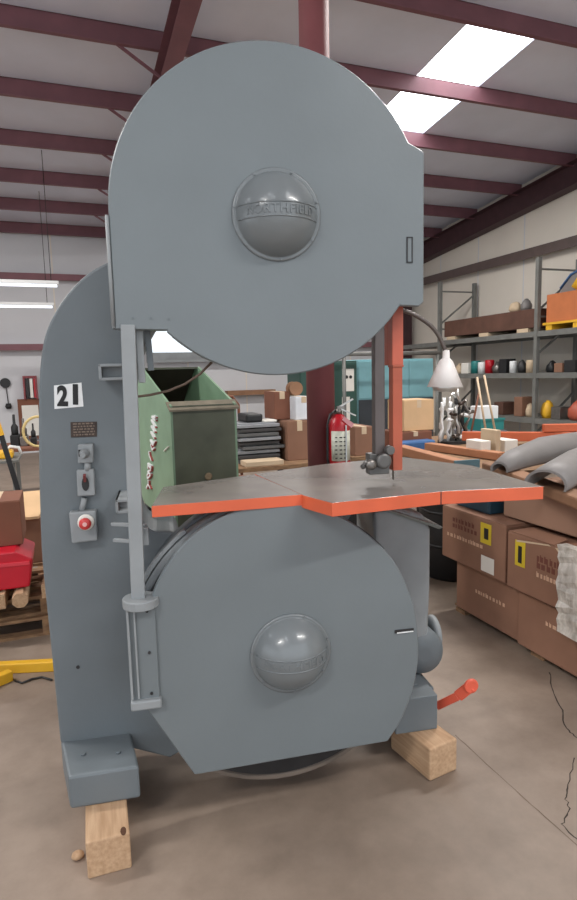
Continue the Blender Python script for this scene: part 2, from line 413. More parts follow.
# --- upper guard back shell and wheel
MB().lathe([(.50, 0), (.50, .02), (.10, .02), (.10, 0)], (0, .135, 2.21), '-y', 64).build('upper_back_plate', M_greyd, saw)
def wheel(c, y, name, r=.455):
    w = MB().band(c, r - .05, r - .012, 0, 2 * PI, y - .028, y + .028, 72)
    w.lathe([(.075, 0), (.075, .07), (.04, .09)], (c[0], y + .04, c[1]), '-y', 24)
    wo = w.build(name, M_greyd, saw)
    MB().band(c, r - .012, r, 0, 2 * PI, y - .03, y + .03, 72).build('tyre', M_rubber, wo)
    for k in range(6):
        t = k * PI / 3 + .2
        MB().bar((c[0] + .06 * math.cos(t), y, c[1] + .06 * math.sin(t)), (c[0] + (r - .045) * math.cos(t), y, c[1] + (r - .045) * math.sin(t)), .03, .035, (0, 1, 0)).build('spoke', M_greyd, wo)
    return wo
wheel(UC, .075, 'upper_wheel')
# --- lower door with the flat bottom
LCN = (-.010, .697)
def lr(t): return .517 + .013 * math.cos(2 * (t - math.radians(118)))
lpoly = smooth_poly([(.393, .253), (.447, .330), (.488, .426), (.512, .52), (.519, .62), (.508, .75), (.480, .85), (.442, .935), (.392, 1.01), (.328, 1.075), (.255, 1.133), (.176, 1.178), (.10, 1.205), (.029, 1.218), (-.04, 1.222), (-.115, 1.216), (-.19, 1.197), (-.27, 1.160), (-.346, 1.106), (-.419, 1.018), (-.473, .91), (-.505, .79), (-.519, .67), (-.516, .56), (-.505, .515)], 5) + [(-.352, .240), (-.344, .236), (.386, .252)]
ld = MB().prism(lpoly, 0, .03, bev=.004).build('lower_door', M_grey, saw)
m2 = [(LCN[0] + (p[0] - LCN[0]) * .97, LCN[1] + (p[1] - LCN[1]) * .97) for p in lpoly]
MB().prism(m2, .0305, .045).build('door_flange', M_dark, ld)
wheel((-.0, .665), .09, 'lower_wheel', .452)
# --- lower guard ring, seen past the door's upper left edge
MB().band((-.005, .665), .533, .557, math.radians(62), math.radians(166), .08, .15, 60).build('wheel_guard_band', M_greyl, saw)
MB().band((-.005, .665), .495, .532, math.radians(40), math.radians(166), .055, .09, 60).build('gap_shade_ring', M_black, saw)  # black ring added to darken the shaded gap between door and guard
MB().band((-.005, .665), .553, .567, math.radians(232), math.radians(312), .10, .16, 60).build('lower_guard_rim', mat('rim_brown', (112, 100, 90), .6), saw)
MB().band((-.005, .665), .46, .545, math.radians(232), math.radians(312), .10, .16, 60).build('lower_guard_inner', M_dark, saw)
MB().band((0, .68), .50, .55, math.radians(55), math.radians(170), .17, .27, 60).build('wheel_guard_shell', M_greyd, saw)
MB().band((-.005, .665), .564, .576, math.radians(126), math.radians(152), .08, .12, 20).build('brush_guard', M_greyl, saw)
MB().lathe([(.50, 0), (.50, .015), (.1, .015), (.1, 0)], (0, .20, .665), '-y', 64).build('lower_back_plate', M_dark, saw)
# --- domes with raised lettering between two raised lines
def dome(c, parent, yc=0.0):
    r, h = .139, .100
    Rr = (r * r + h * h) / (2 * h)
    prof = [(r + .012, 0), (r + .012, .005), (r + .004, .008)]
    k = 22; amax = math.asin(r / Rr)
    for i in range(k + 1):
        a = amax * (1 - i / k); prof.append((max(Rr * math.sin(a), .0005), Rr * math.cos(a) - (Rr - h) + .004))
    d = MB().lathe(prof, (c[0], yc, c[1]), '-y', 56).build('hub_dome', M_dome, parent)
    def surf(x, z, e=.0): return (c[0] + x, yc - (math.sqrt(max(Rr * Rr - x * x - z * z, 1e-6)) - (Rr - h) + .004 + e), c[1] + z)
    ln = MB()
    for z in (.018, -.026):
        pts = [surf(x * .01, z, .0003) for x in range(-13, 14) if (x * .01) ** 2 + z * z < (r - .006) ** 2]
        ln.tube(pts, .0026, 6)
    for q in range(7):
        t = q * 2 * PI / 7 + .3; cc = (c[0] + (r + .006) * math.cos(t), yc - .006, c[1] + (r + .006) * math.sin(t))
        ln.cyl(cc, (cc[0], cc[1] - .005, cc[2]), .0045, 8)
    ln.build('raised_lines', M_dome, d)
    # lettering bent on the dome
    cu = bpy.data.curves.new('lettering', 'FONT'); cu.body = 'NORTHFIELD'; cu.size = .040; cu.extrude = .0022; cu.offset = .0006; cu.align_x = 'CENTER'; cu.align_y = 'CENTER'; cu.space_character = 1.12
    to = bpy.data.objects.new('lettering', cu); COL.objects.link(to)
    me = bpy.data.meshes.new_from_object(to.evaluated_get(bpy.context.evaluated_depsgraph_get())); bpy.data.objects.remove(to)
    wx = max(abs(v.co.x) for v in me.vertices)
    for v in me.vertices:
        ang = v.co.x / wx * 1.08; x = .122 * math.sin(ang); z = v.co.y - .004; p = surf(x, z, .0012 + v.co.z)
        v.co = p
    me.materials.clear(); me.materials.append(M_dome)
    to = bpy.data.objects.new('raised_lettering', me); COL.objects.link(to); to.parent = d
    return d
dome((.008, 2.205), ud)
dome((.018, .660), ld)
# --- small fittings on the doors
def slot(c, w, h, y, parent, name='latch_slot'):
    mb = MB(); t = .0035
    mb.box(c[0] - w / 2, c[0] + w / 2, y - .004, y, c[1] - h / 2, c[1] - h / 2 + t).box(c[0] - w / 2, c[0] + w / 2, y - .004, y, c[1] + h / 2 - t, c[1] + h / 2)
    mb.box(c[0] - w / 2, c[0] - w / 2 + t, y - .004, y, c[1] - h / 2, c[1] + h / 2).box(c[0] + w / 2 - t, c[0] + w / 2, y - .004, y, c[1] - h / 2, c[1] + h / 2)
    mb.mat(1).box(c[0] - w / 2 + t, c[0] + w / 2 - t, y - .0015, y, c[1] - h / 2 + t, c[1] + h / 2 - t)
    return mb.build(name, [M_dark, M_grey], parent)
a = mp(409.5, 250, 0); slot((a.x, a.z), .022, .088, 0, ud)
a = mp(404, 631.5, 0); mbx = MB().box(a.x - .038, a.x + .038, -.004, 0, a.z - .002, a.z + .010); mbx.mat(1).box(a.x - .030, a.x + .036, -.0055, -.003, a.z - .003, a.z + .001); mbx.build('latch_slot', [M_dark, M_white], ld)
for px in ((133, 318), (151, 318), (169, 319)):
    a = mp(*px, 0); MB().cyl((a.x, 0, a.z), (a.x, -.003, a.z), .004, 10).build('screw', M_greyd, ud)
# --- hinge edge at the left of the upper door
hg = MB().box(-.545, -.532, .012, .10, 1.84, 2.19)
hg.cyl((-.540, .0, 1.845), (-.540, .0, 2.19), .006, 10)
hg.build('door_hinge', M_greyl, ud)
# --- return blade guard: tall box channel and the lower guard box
_a = mp(128, 325, .012); _b = mp(138.5, 600, .012); gt = (_a.x, _a.z); gb = (_b.x + .003, _b.z)
mb = MB().bar((gt[0], .012, gt[1]), (gb[0] - .003, .012, gb[1]), .046, .04, (0, 1, 0))
mb.build('return_blade_guard', M_greyl, saw, .003)
MB().bar((gt[0] + .034, .045, 1.85), (gt[0] + .034, .045, 1.66), .022, .03, (0, 1, 0)).build('guard_lip', M_greyl, saw, .002)
MB().bar((-.436, .10, 1.84), (-.43, .10, 1.70), .020, .05, (0, 1, 0)).build('guard_rod', M_greyd, saw, .002)
bx = MB().box(-.552, -.458, -.012, .040, .555, .905)
bo = bx.build('lower_guard_box', M_grey, saw, .003)
MB().bar((-.5505, -.018, .57), (-.5505, -.018, .90), .008, .012, (0, 1, 0)).bar((-.528, -.018, .57), (-.528, -.018, .90), .006, .012, (0, 1, 0)).build('guide_rail', M_greyl, bo)
MB().prism(arc((-.505, .008), .062, 0, 360, 24)[:-1], .893, .925, 'z').build('guard_box_cap', M_greyl, bo, .004)
MB().box(-.557, -.452, -.030, .044, .528, .562).build('guard_box_base', M_greyl, bo, .006)
for z in (.88, .73, .58): MB().cyl((-.485, -.012, z), (-.485, -.018, z), .005, 10).build('guard_box_screw', M_dark, bo)
# --- brackets joining guard and column
def bracket(px0, px1, y=.10):
    a = mp(px0[0], px0[1], y); b = mp(px1[0], px1[1], y)
    mb = MB(); t = .010
    x0, x1, z1, z0 = a.x, b.x, a.z, b.z
    mb.box(x0, x1, y, YC, z0, z0 + t).box(x0, x1, y, YC, z1 - t, z1).box(x0, x0 + t, y, YC, z0, z1).box(x0, x1, y + .05, y + .06, z0, z1)
    return mb.build('guard_bracket', M_greyl, saw, .002)
bracket((98, 364), (124, 380)); bracket((115, 500), (130, 513))
mb = MB()
for zz in ((112, 524), (114, 540)):
    a = mp(zz[0], zz[1], .14); mb.bar((a.x, .14, a.z), (-.475, .06, a.z + .004), .016, .012)
mb.bar((-.478, .05, mp(114, 540, .14).z), (-.478, .05, mp(112, 524, .14).z), .02, .03, (0, 1, 0))
mb.build('guard_yoke', M_greyl, saw, .002)
# --- number sticker, name plate, switches on the column face
def qd(px, y, th, name, m, parent, bev=0):
    pts = P2(px, y); return MB().prism(pts, y - th, y).build(name, m, parent, bev)
st = qd([(54.5, 409), (83.5, 406.5), (81.5, 382.5), (54, 385.5)], YC, .0015, 'number_sticker', M_white, saw)
for ch, px in (('2', (62.6, 397)), ('1', (75.5, 395.5))):
    a = mp(px[0], px[1], YC)
    text_mesh(ch, .098, M_ink, 'digit', st, (a.x, YC - .0028, a.z), Matrix.Rotation(math.radians(3), 4, 'Y') @ FACE, .0008, (.74 if ch == '2' else 1.0), 1.0, .0045)
npl = qd([(71, 437.5), (97, 436.5), (97, 421.5), (70.5, 422)], YC, .003, 'name_plate', M_plate, saw, .001)
mb = MB()
a = mp(73, 424, YC); b = mp(95, 434, YC)
for k in range(5):
    z = a.z + (b.z - a.z) * k / 4; x = a.x
    while x < b.x:
        w = random.uniform(.004, .014); mb.box(x, min(x + w, b.x), YC - .0042, YC - .003, z - .0025, z + .0025); x += w + .004
mb.build('plate_lettering', mat('plate_lettering', (120, 104, 92), .4, .5), npl)
# toggle switch on a plate
sp = qd([(79, 462), (94, 461.5), (94, 443), (79, 443.5)], YC, .035, 'switch_housing', M_greyl, saw, .004)
a = mp(86, 452, YC)
MB().lathe([(.018, 0), (.018, .01), (.010, .03), (.010, .06)], (a.x, YC - .036, a.z), '-y', 16).build('switch_knob', M_greyl, sp)
MB().box(a.x - .022, a.x - .013, YC - .037, YC - .034, a.z - .012, a.z + .014).build('switch_slot', M_black, sp)
s2 = qd([(78.5, 495), (96, 494), (94.5, 468), (77.5, 469)], YC, .03, 'start_switch', M_greyl, saw, .004)
a = mp(86.5, 482, YC)
MB().prism([(a.x + .013 * math.cos(t), a.z - .002 + .026 * math.sin(t)) for t in [k * PI / 8 for k in range(16)]], YC - .034, YC - .03).build('switch_opening', M_black, s2)
MB().bar((a.x, YC - .036, a.z + .01), (a.x + .001, YC - .05, a.z + .035), .009, .014, (0, 1, 0)).build('toggle', mat('toggle_red', (120, 60, 60), .4), s2)
a = mp(87, 462, YC); b = mp(87, 470, YC)
MB().cyl((a.x + .004, YC - .02, a.z), (b.x + .004, YC - .02, b.z), .012, 14).build('conduit', M_greyl, saw)
a = mp(84, 497, YC); b = mp(82, 512, YC)
MB().cyl((a.x + .004, YC - .02, a.z), (b.x, YC - .02, b.z), .011, 14).build('conduit', M_greyl, saw)
s3 = qd([(73.5, 540.5), (99, 537.5), (97, 508), (70.5, 510)], YC, .045, 'stop_box', M_greyl, saw, .006)
a = mp(85.5, 523, YC - .06)
MB().lathe([(.030, 0), (.030, .006), (.024, .01)], (a.x, YC - .045, a.z), '-y', 28).build('button_collar', M_paper, s3)
MB().lathe([(.014, 0), (.018, .012), (.022, .02), (.021, .028), (.008, .031)], (a.x, YC - .052, a.z), '-y', 24).build('stop_button', mat('button_red', (198, 60, 58), .35), s3)
MB().lathe([(.008, 0), (.008, .0015)], (a.x, YC - .0832, a.z), '-y', 16).build('button_mark', mat('button_pink', (222, 170, 166), .5), s3)
a = mp(78, 667, YC); MB().cyl((a.x, YC, a.z), (a.x, YC - .003, a.z), .007, 10).build('bolt', M_dark, saw)
# --- table: two ground plates with orange edges
def slab(px, z1, th, name, y_fix=None):
    pts = []
    for x, y in px:
        d = mp(x, y, 1.0) - LC; t = (z1 - LC.z) / d.z; p = LC + d * t; pts.append((p.x, p.y))
    mb = MB().prism(pts, z1 - th, z1, 'z')
    mb.m = [1] * (len(mb.f)); 
    mb.m[-1] = 0
    return mb.build(name, [M_table, M_orange], saw, .0015), pts
TZ = 1.25
tr_, ptr = slab([(304, 495.5), (332, 503), (441, 491.5), (543.5, 486.5), (472, 465.5), (402, 457), (325, 464), (255, 474)], TZ, .047, 'right_table_plate')
tl_, ptl = slab([(303, 494.5), (254, 474.2), (205, 481), (163, 487), (151.5, 506)], TZ - .001, .040, 'left_table_plate')
def onz(x, y, z):
    d = mp(x, y, 1.0) - LC; return LC + d * ((z - LC.z) / d.z)
a = onz(441, 491.5, TZ)
MB().box(a.x - .0018, a.x + .0018, a.y - .0012, a.y + .01, TZ - .046, TZ + .0005).build('table_split', M_dark, tr_)
# trunnion and braces under the table
MB().prism([(.0, 1.205), (.5, 1.205), (.42, 1.12), (.1, 1.12)], .30, .42).build('trunnion', M_dark, saw, .006)
MB().box(.16, .36, .28, .5, .98, 1.13).build('table_support', M_dark, saw, .01)
# --- guide post, guide blocks, orange blade guard
MB().box(.378, .418, .08, .12, 1.36, 1.95).build('guide_post', mat('guide_post', (92, 84, 82), .4, .4), saw, .004)
ga = MB(); gx = .405
ga.lathe([(.028, 0), (.030, .015), (.02, .02)], (gx - .005, .06, 1.345), '-y', 20)
ga.lathe([(.017, 0), (.017, .03)], (gx + .02, .07, 1.385), '-y', 16)
ga.box(gx - .05, gx + .03, .08, .13, 1.29, 1.37)
ga.cyl((gx - .055, .09, 1.34), (gx - .085, .06, 1.325), .010, 12)
ga.build('guide_assembly', mat('guide_grey', (96, 94, 92), .4, .4), saw, .003)
MB().lathe([(.020, 0), (.020, .008), (.006, .01)], (gx - .055, .05, 1.335), '-y', 16).build('guide_knob', M_steel, saw)
og = MB().box(.449, .492, .085, .135, 1.70, 1.935).box(.449, .452, .135, .17, 1.70, 1.935)
og.build('upper_blade_guard', M_orange2, saw, .002)
MB().box(.452, .490, .088, .132, 1.30, 1.70).box(.450, .494, .084, .136, 1.692, 1.70).build('lower_blade_guard', mat('orange_guard_low', (166, 82, 58), .5), saw, .002)
MB().box(.462, .463, .105, .125, 1.26, 1.31).build('saw_blade', M_steel, saw)
# --- drive housing and motor behind the lower wheel
hp = [(.47, .50), (.66, .44), (.725, .47), (.735, .70), (.735, .98), (.70, 1.05), (.56, 1.09), (.47, 1.08)]
MB().prism(hp, .36, .62).build('drive_housing', M_greyl, saw, .02, seg=3)
MB().hexa([(.50, .33, 1.09), (.76, .33, .985), (.76, .60, .985), (.50, .60, 1.09), (.50, .33, 1.10), (.775, .32, .995), (.775, .60, .995), (.50, .60, 1.10)]).build('housing_lid', mat('lid_grey', (120, 124, 120), .6), saw, .003)
MB().lathe([(.03, .31), (.09, .30), (.105, .27), (.105, 0)], (.705, .66, .40), '-y', 40).build('drive_motor', M_greyd, saw)
MB().lathe([(.06, 0), (.085, .005), (.085, .03), (.02, .03)], (.80, .52, .42), 'x', 24).build('motor_cap', M_greyl, saw)
# brake lever by the right foot
a = mp(437, 706, .30); b = mp(458, 696, .22); c_ = mp(471, 686, .18)
mb = MB().bar(a, b, .020, .034).bar(b, c_, .018, .046)
mb.lathe([(.030, -.008), (.034, 0), (.030, .009)], c_, '-y', 20)
lv = mb.build('brake_lever', mat('lever_orange', (214, 92, 68), .5), saw, .004)
MB().cyl((.70, .31, a.z - .006), (.735, .31, a.z - .004), .022, 16).build('lever_pivot', M_dark, saw)
# cable drooping from the door to the guard
MB().tube([mp(138, 396.5, .15), mp(150, 395, .15), mp(168, 391, .15), mp(185, 384, .15), mp(200, 374, .15), mp(212, 362, .13)], .0045, 8).build('cable', mat('cable_brown', (96, 78, 66), .6), saw)

# --- timbers under the feet
def wpt(x, y, z): return l2w((x, y, z)) + Vector((SAW.x, SAW.y, 0))
def oriented(name, c, rz, dims, m, bevel=.004):
    w, d, h = dims
    o = MB().box(-w / 2, w / 2, -d / 2, d / 2, 0, h).build(name, m, None, bevel, origin=(0, 0, 0)); o.location = c; o.rotation_euler = (0, 0, rz); return o
p0 = hz(88, 880, 0); p1 = hz(132, 868, 0)
dv = (p1 - p0); wd = dv.length; ang = math.atan2(dv.y, dv.x); nrm = Vector((-dv.y, dv.x, 0)).normalized()
o = oriented('timber_block', (p0 + p1) / 2 + nrm * .31, ang, (wd, .62, .1355), M_wood, .006)
tag(o, 'squared timber with a knot, under the left foot of the band saw, poking out forward', 'wood block')
k0 = MB().prism([(wd * .36 + .010 * math.cos(t), -.296 + .020 * math.sin(t)) for t in [k * PI / 6 for k in range(12)]], .134, .1362, 'z')
kn = k0.build('knot', mat('knot_brown', (84, 54, 36), .8), o)
p0 = hz(406, 764, 0); p1 = hz(430, 782, 0); p2 = hz(457, 770, 0)
cz = 0.144
P_ = [p1, p2, p2 + (p0 - p1), p0]
dv = p2 - p1; L1 = dv.length; nrm = Vector((-dv.y, dv.x, 0)).normalized(); L2 = .26
o = oriented('timber_block', (p1 + p2) / 2 + nrm * L2 / 2, math.atan2(dv.y, dv.x), (L1, L2, cz), M_wood, .008)
tag(o, 'short chunky wood block under the right foot of the band saw', 'wood block')

# ================================================================== LAMP ON THE SAW
lm = empty('gooseneck_lamp', wpt(.47, .11, 1.93), AL, 'gooseneck work lamp with white conical shade clamped above the orange blade guard', 'lamp')
lo_ = Vector((.47, .11, 1.93))
def lp(px, y=.11): return mp(px[0], px[1], y) - lo_
arm = [lp((396, 309)), lp((408, 312)), lp((420, 318)), lp((432, 327)), lp((440, 338)), lp((445, 350))]
MB().tube([Vector(q) for q in smooth_poly([tuple(v) for v in arm], 4)], .008, 10).build('gooseneck_arm', mat('arm_steel', (96, 88, 84), .4, .4), lm)
MB().box(-.03, .02, -.02, .02, -.012, .006).build('clamp', M_dark, lm)
t_ = lp((446, 358)); b_ = lp((445, 387))
ax = (b_ - t_); ax.normalize()
n = 28
def cone(prof, nm, m):
    mb = MB(); b0 = 0; u = ax.cross(Vector((0, 1, 0))).normalized(); w = ax.cross(u)
    for (r, h) in prof:
        for j in range(n):
            t = 2 * PI * j / n; mb.v.append(tuple(t_ + ax * h + (u * math.cos(t) + w * math.sin(t)) * r))
    for i in range(len(prof) - 1):
        for j in range(n): mb.face((i * n + j, i * n + (j + 1) % n, (i + 1) * n + (j + 1) % n, (i + 1) * n + j), True)
    return mb.build(nm, m, lm)
Ls = (b_ - t_).length
cone([(.001, -.03), (.012, -.03), (.014, .0), (.020, .006), (.026, .012), (.068, Ls), (.065, Ls), (.024, .018), (.001, .018)], 'lamp_shade', M_lampwhite)
cone([(.001, .05), (.02, .05), (.040, Ls - .03), (.048, Ls + .002), (.044, Ls + .014), (.02, Ls + .018), (.001, Ls + .019)], 'bulb', M_chrome)

# ================================================================== FIRE EXTINGUISHER AND PIPE COLUMN
PX, PYY = 1.47, 3.34
o = MB().cyl((PX, PYY, 0), (PX, PYY, zr(PYY) - .54), .085, 40)
o.box(PX - .15, PX + .15, PYY - .15, PYY + .15, 0, .015).box(PX - .13, PX + .13, PYY - .13, PYY + .13, zr(PYY) - .545, zr(PYY) - .53)
struct(o, 'trim_90', M_pole)
ec = ray(339, 430); et = 3.16 / ec.y; ex, ey = (EYE + ec * et).x, 3.16
ex, ey = 1.472 + .035, 3.175
pr = ray(339, 430); k_ = (PYY - .0) # side-front of the column
ex = 3.17 * pr.x / pr.y; ey = 3.17
def dist_z(y, d=Vector((0, 0, 0))): q = ray(339, y); return EYE.z + q.z * (ey / q.y)
z_top, z_bot = dist_z(414), dist_z(474)
fe = empty('fire_extinguisher', (ex, ey, z_bot), AL, 'red fire extinguisher with pale label hanging on the maroon pipe column', 'fire extinguisher')
hh = z_top - z_bot
r = .064
MB().lathe([(r * .8, 0), (r, .015), (r, hh - .075), (r * .85, hh - .035), (r * .45, hh - .008), (.018, hh)], (0, 0, 0), 'z', 36).build('cylinder', M_red, fe)
lb = MB()
for (z0, z1, mi, rr) in ((.085, hh - .095, 0, r + .001), (.045, .066, 1, r + .0012)):
    lb.mat(mi); b = len(lb.v); kk = 12
    for j in range(kk + 1):
        t = math.radians(-150 + 120 * j / kk)
        for (R_, z) in ((rr, z0), (rr, z1), (rr - .002, z1), (rr - .002, z0)): lb.v.append((R_ * math.cos(t), R_ * math.sin(t), z))
    for j in range(kk):
        for q in range(4): lb.face((b + 4 * j + q, b + 4 * (j + 1) + q, b + 4 * (j + 1) + (q + 1) % 4, b + 4 * j + (q + 1) % 4), q in (0, 2))
lb.build('label_band', [mat('ext_label', (196, 196, 180), .5, 0, .12, 40), mat('ext_band', (226, 214, 130), .5)], fe)
mb = MB()
for k in range(6):
    z = .1 + k * (hh - .21) / 6
    for j in range(3):
        t = math.radians(-120 + 22 * j); mb.box((r + .0015) * math.cos(t) - .008, (r + .0015) * math.cos(t) + .008, (r + .0022) * math.sin(t) - .001, (r + .0022) * math.sin(t), z, z + .006)
mb.build('label_print', M_ink, fe)
MB().cyl((0, 0, hh), (0, 0, hh + .03), .018, 16).box(-.012, .03, -.012, .012, hh + .02, hh + .045).build('valve', M_steel, fe)
MB().bar((0, 0, hh + .04), (.085, -.005, hh + .085), .022, .008).build('handle', M_chrome, fe)
MB().bar((0, 0, hh + .035), (.10, -.008, hh - .012), .022, .007).build('lever', M_chrome, fe)
MB().tube([(-.02, 0, hh + .02), (-.055, -.01, hh + .0), (-.072, -.01, hh - .06), (-.074, -.01, .10), (-.072, -.012, .05)], .007, 10).build('hose', M_black, fe)
MB().lathe([(.008, 0), (.013, .02)], (-.072, -.012, .03), 'z', 12).build('nozzle', M_paper, fe)
MB().hexa([(.012, -.066, hh - .01), (.075, -.055, hh - .055), (.075, -.054, hh - .055), (.012, -.065, hh - .01), (.0, -.066, hh - .03), (.058, -.058, hh - .078), (.058, -.057, hh - .078), (.0, -.065, hh - .03)]).build('inspection_tag', mat('tag_pink', (214, 150, 156), .6), fe)
MB().box(.018, .026, -.072, -.068, .0, hh - .06).build('tag_strip', mat('strip_pale', (200, 205, 205), .5), fe)
MB().bar((0, r, hh * .55), (.0, r + .05, hh * .55), .05, .03).build('wall_bracket', M_dark, fe)

# ================================================================== GREEN HOPPER
hb = empty('hopper', (0, 0, 0), 0, 'green hopper with slanted open top and white side script, behind the saw table', 'hopper')
A = mp(174, 486, 1.25); Bp = mp(239, 486, 1.32); Cc = mp(141, 486, 2.1)
Aw, Bw, Cw = [wpt(p.x, p.y, 0) for p in (A, Bp, Cc)]
W = Bw - Aw; D = Cw - Aw; wl = W.length; dl = D.length; Wn = W / wl; Dn = D / dl
hb.location = Aw
def hw(w, d, z): return tuple(Wn * w + Dn * d + Vector((0, 0, z)))
zf = H + (ray(175, 406).z) * (Aw.y / ray(175, 406).y)
# side profile (depth, height)
prof = [(0, .84), (0, zf), (dl * .74, 1.735), (dl * .82, 1.735), (dl * 1.25, 1.45), (dl * 1.25, .95), (dl * .9, .84)]
def plate(prof_, w0, w1, name, m, parent):
    mb = MB(); n_ = len(prof_)
    for w in (w0, w1):
        for d, z in prof_: mb.v.append(hw(w, d, z))
    for i in range(n_): mb.face((i, (i + 1) % n_, n_ + (i + 1) % n_, n_ + i))
    mb.face(range(n_)[::-1]); mb.face(range(n_, 2 * n_)); return mb.build(name, m, parent)
sideL = plate(prof, 0, .012, 'side_panel', M_green, hb); plate(prof, wl - .012, wl, 'side_panel', M_green, hb)
def wallp(i, j, name, m):
    (d0, z0), (d1, z1) = prof[i], prof[j]; t = Vector((d1 - d0, z1 - z0)).normalized(); nn = Vector((t.y, -t.x)) * .012
    mb = MB().hexa([hw(0.012, d0, z0), hw(wl - .012, d0, z0), hw(wl - .012, d1, z1), hw(0.012, d1, z1), hw(0.012, d0 + nn.x, z0 + nn.y), hw(wl - .012, d0 + nn.x, z0 + nn.y), hw(wl - .012, d1 + nn.x, z1 + nn.y), hw(0.012, d1 + nn.x, z1 + nn.y)])
    return mb.build(name, m, hb)
fp = wallp(0, 1, 'front_panel', M_greenshade); wallp(2, 3, 'rear_rim', M_greenshade); wallp(3, 4, 'rear_panel', mat('hopper_inside_shade', (60, 52, 44), .7, 0, .3, 6)); wallp(4, 5, 'rear_panel', M_greenshade); wallp(0, 6, 'bottom_panel', M_greenshade)  # brown-black of the sloping rear panel is painted-in shade inside the hopper
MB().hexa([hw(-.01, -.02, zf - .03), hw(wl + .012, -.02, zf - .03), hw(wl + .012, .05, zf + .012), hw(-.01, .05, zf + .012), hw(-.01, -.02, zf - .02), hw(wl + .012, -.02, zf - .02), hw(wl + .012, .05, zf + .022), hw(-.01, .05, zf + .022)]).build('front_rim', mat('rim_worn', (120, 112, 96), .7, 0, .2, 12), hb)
q_ = MB().lathe([(.016, 0), (.022, .004), (.016, .008)], (0, 0, 0), '-y', 18); 
cpos = Wn * wl * .52 + Dn * -.004 + Vector((0, 0, zf - .40))
q_.v = [tuple(Vector(p) + cpos) for p in q_.v]; q_.build('drain_ring', mat('ring_rust', (136, 118, 92), .6), fp)
for (w, d) in ((.04, .05), (wl - .04, .05), (.04, dl), (wl - .04, dl)):
    MB().cyl(hw(w, d, 0), hw(w, d, .85), .022, 12).build('leg', M_dark, hb)
# white script, read from bottom to top, with a red edge
rd = MB()
def onside(px, py, e):
    # hit the left face plane (through Aw along Dn)
    n_ = Vector((-Dn.y, Dn.x, 0)); n_ = n_ if n_.dot(Wn) < 0 else -n_
    d = ray(px, py); t = (Aw - EYE + n_ * e).dot(n_) / d.dot(n_); return EYE + d * t - Aw
strokes = [[(147.5, 488), (149.5, 484), (151.5, 488)], [(149.5, 484), (149.5, 480)],
           [(148.5, 478), (150.5, 477), (152, 474), (150, 472.5), (148.5, 475), (148.5, 478)], [(149, 471.5), (152, 470), (152.5, 466), (149.5, 464.5), (149, 468)],
           [(149, 463.5), (152, 468.5)], [(150, 451), (150.5, 455), (152.5, 460)], [(152, 444), (153.5, 450), (155, 448)], [(151.5, 440), (154.5, 445), (156, 441)],
           [(152, 432), (155.5, 438)], [(152.5, 426), (156, 432)], [(152.5, 420), (156.5, 427)], [(153, 416.5), (156.8, 420)], [(155, 416), (157, 417)]]
for s_ in strokes:
    sc = MB()
    for a, b in zip(s_, s_[1:]):
        sc.bar(onside(a[0], a[1], .003), onside(b[0], b[1], .003), .012, .022, Wn); rd.bar(onside(a[0] + 1.0, a[1] + .8, .001), onside(b[0] + 1.0, b[1] + .8, .001), .006, .022, Wn)
    sc.build('painted_letter', M_white, sideL)
rd.build('script_edge', mat('script_red', (150, 70, 66), .5), sideL)
MB().bar(onside(164.5, 451, .003), onside(169, 446.5, .003), .004, .012, Wn).build('scuff', M_paper, sideL)

# ================================================================== GENERIC GOODS
def flaps(mb, x0, x1, y0, y1, z): pass
def carton(name, label, cat, x0, x1, y0, y1, z0, z1, m=None, group=None, tape=True, rz=0, lines=None):
    m = m or M_carton
    cx_, cy_ = (x0 + x1) / 2, (y0 + y1) / 2
    e = empty(name, (cx_, cy_, z0), rz, label, cat, group)
    w, d, h = (x1 - x0) / 2, (y1 - y0) / 2, z1 - z0
    MB().box(-w, w, -d, d, 0, h).build('body', m, e, min(.006, h / 12))
    MB().box(-w + .003, -.002, -d + .003, d - .003, h, h + .003).box(.002, w - .003, -d + .003, d - .003, h, h + .003).build('lid_flaps', m, e)
    if tape: MB().box(-.025, .025, -d - .001, d + .001, h + .003, h + .004).box(-.025, .025, -d - .0015, -d, h * .75, h + .004).build('tape', M_tan, e)
    return e
def simple(name, label, cat, mb, m, group=None, bevel=0, rz=None, seg=2):
    o = mb.build(name, m, None, bevel, seg=seg); tag(o, label, cat, group); return o
def Ybox(px0, px1, pt, Y, z0, d):
    a = hy(px0, pt, Y); b = hy(px1, pt, Y); m_ = hy((px0 + px1) / 2, pt, Y)
    return a.x, b.x, Y, Y + d, z0, m_.z

# ---------------- big cartons at the right
XC = 2.42
def Yof(px, py, X=XC): return hx(px, py, X).y
M_lab = mat('label_yellow', (206, 180, 40), .6, 0, .05)
def face_carton(label, ya, yb_, z0, z1, X, depth, m, group=None):
    """carton whose long face stands in the plane x = X"""
    e = empty('cardboard_carton', (X + depth / 2, (ya + yb_) / 2, z0), 0, label, 'cardboard box', group)
    L2 = (yb_ - ya) / 2; h = z1 - z0; w = depth / 2
    bd = MB().box(-w, w, -L2, L2, 0, h).build('body', m, e, .008)
    MB().box(-w + .004, -.003, -L2 + .004, L2 - .004, h, h + .004).box(.003, w - .004, -L2 + .004, L2 - .004, h, h + .004).build('lid_flaps', m, e)
    return e, w, L2, h
def print_lines(e, w, y0, y1, z, hgt, m, n=1, dz=.03, name='printed_lettering', seed=1):
    rnd = random.Random(seed); mb = MB()
    for k in range(n):
        y = y1
        while y > y0 + .02:
            s = rnd.uniform(.012, .026)
            mb.box(-w - .0012, -w, y - s, y, z - k * dz, z - k * dz + hgt)
            if rnd.random() < .5: mb.box(-w - .0012, -w, y - s * .3, y, z - k * dz + hgt, z - k * dz + hgt * 1.3)
            y -= s + rnd.uniform(.006, .018)
    mb.build(name, m, e)
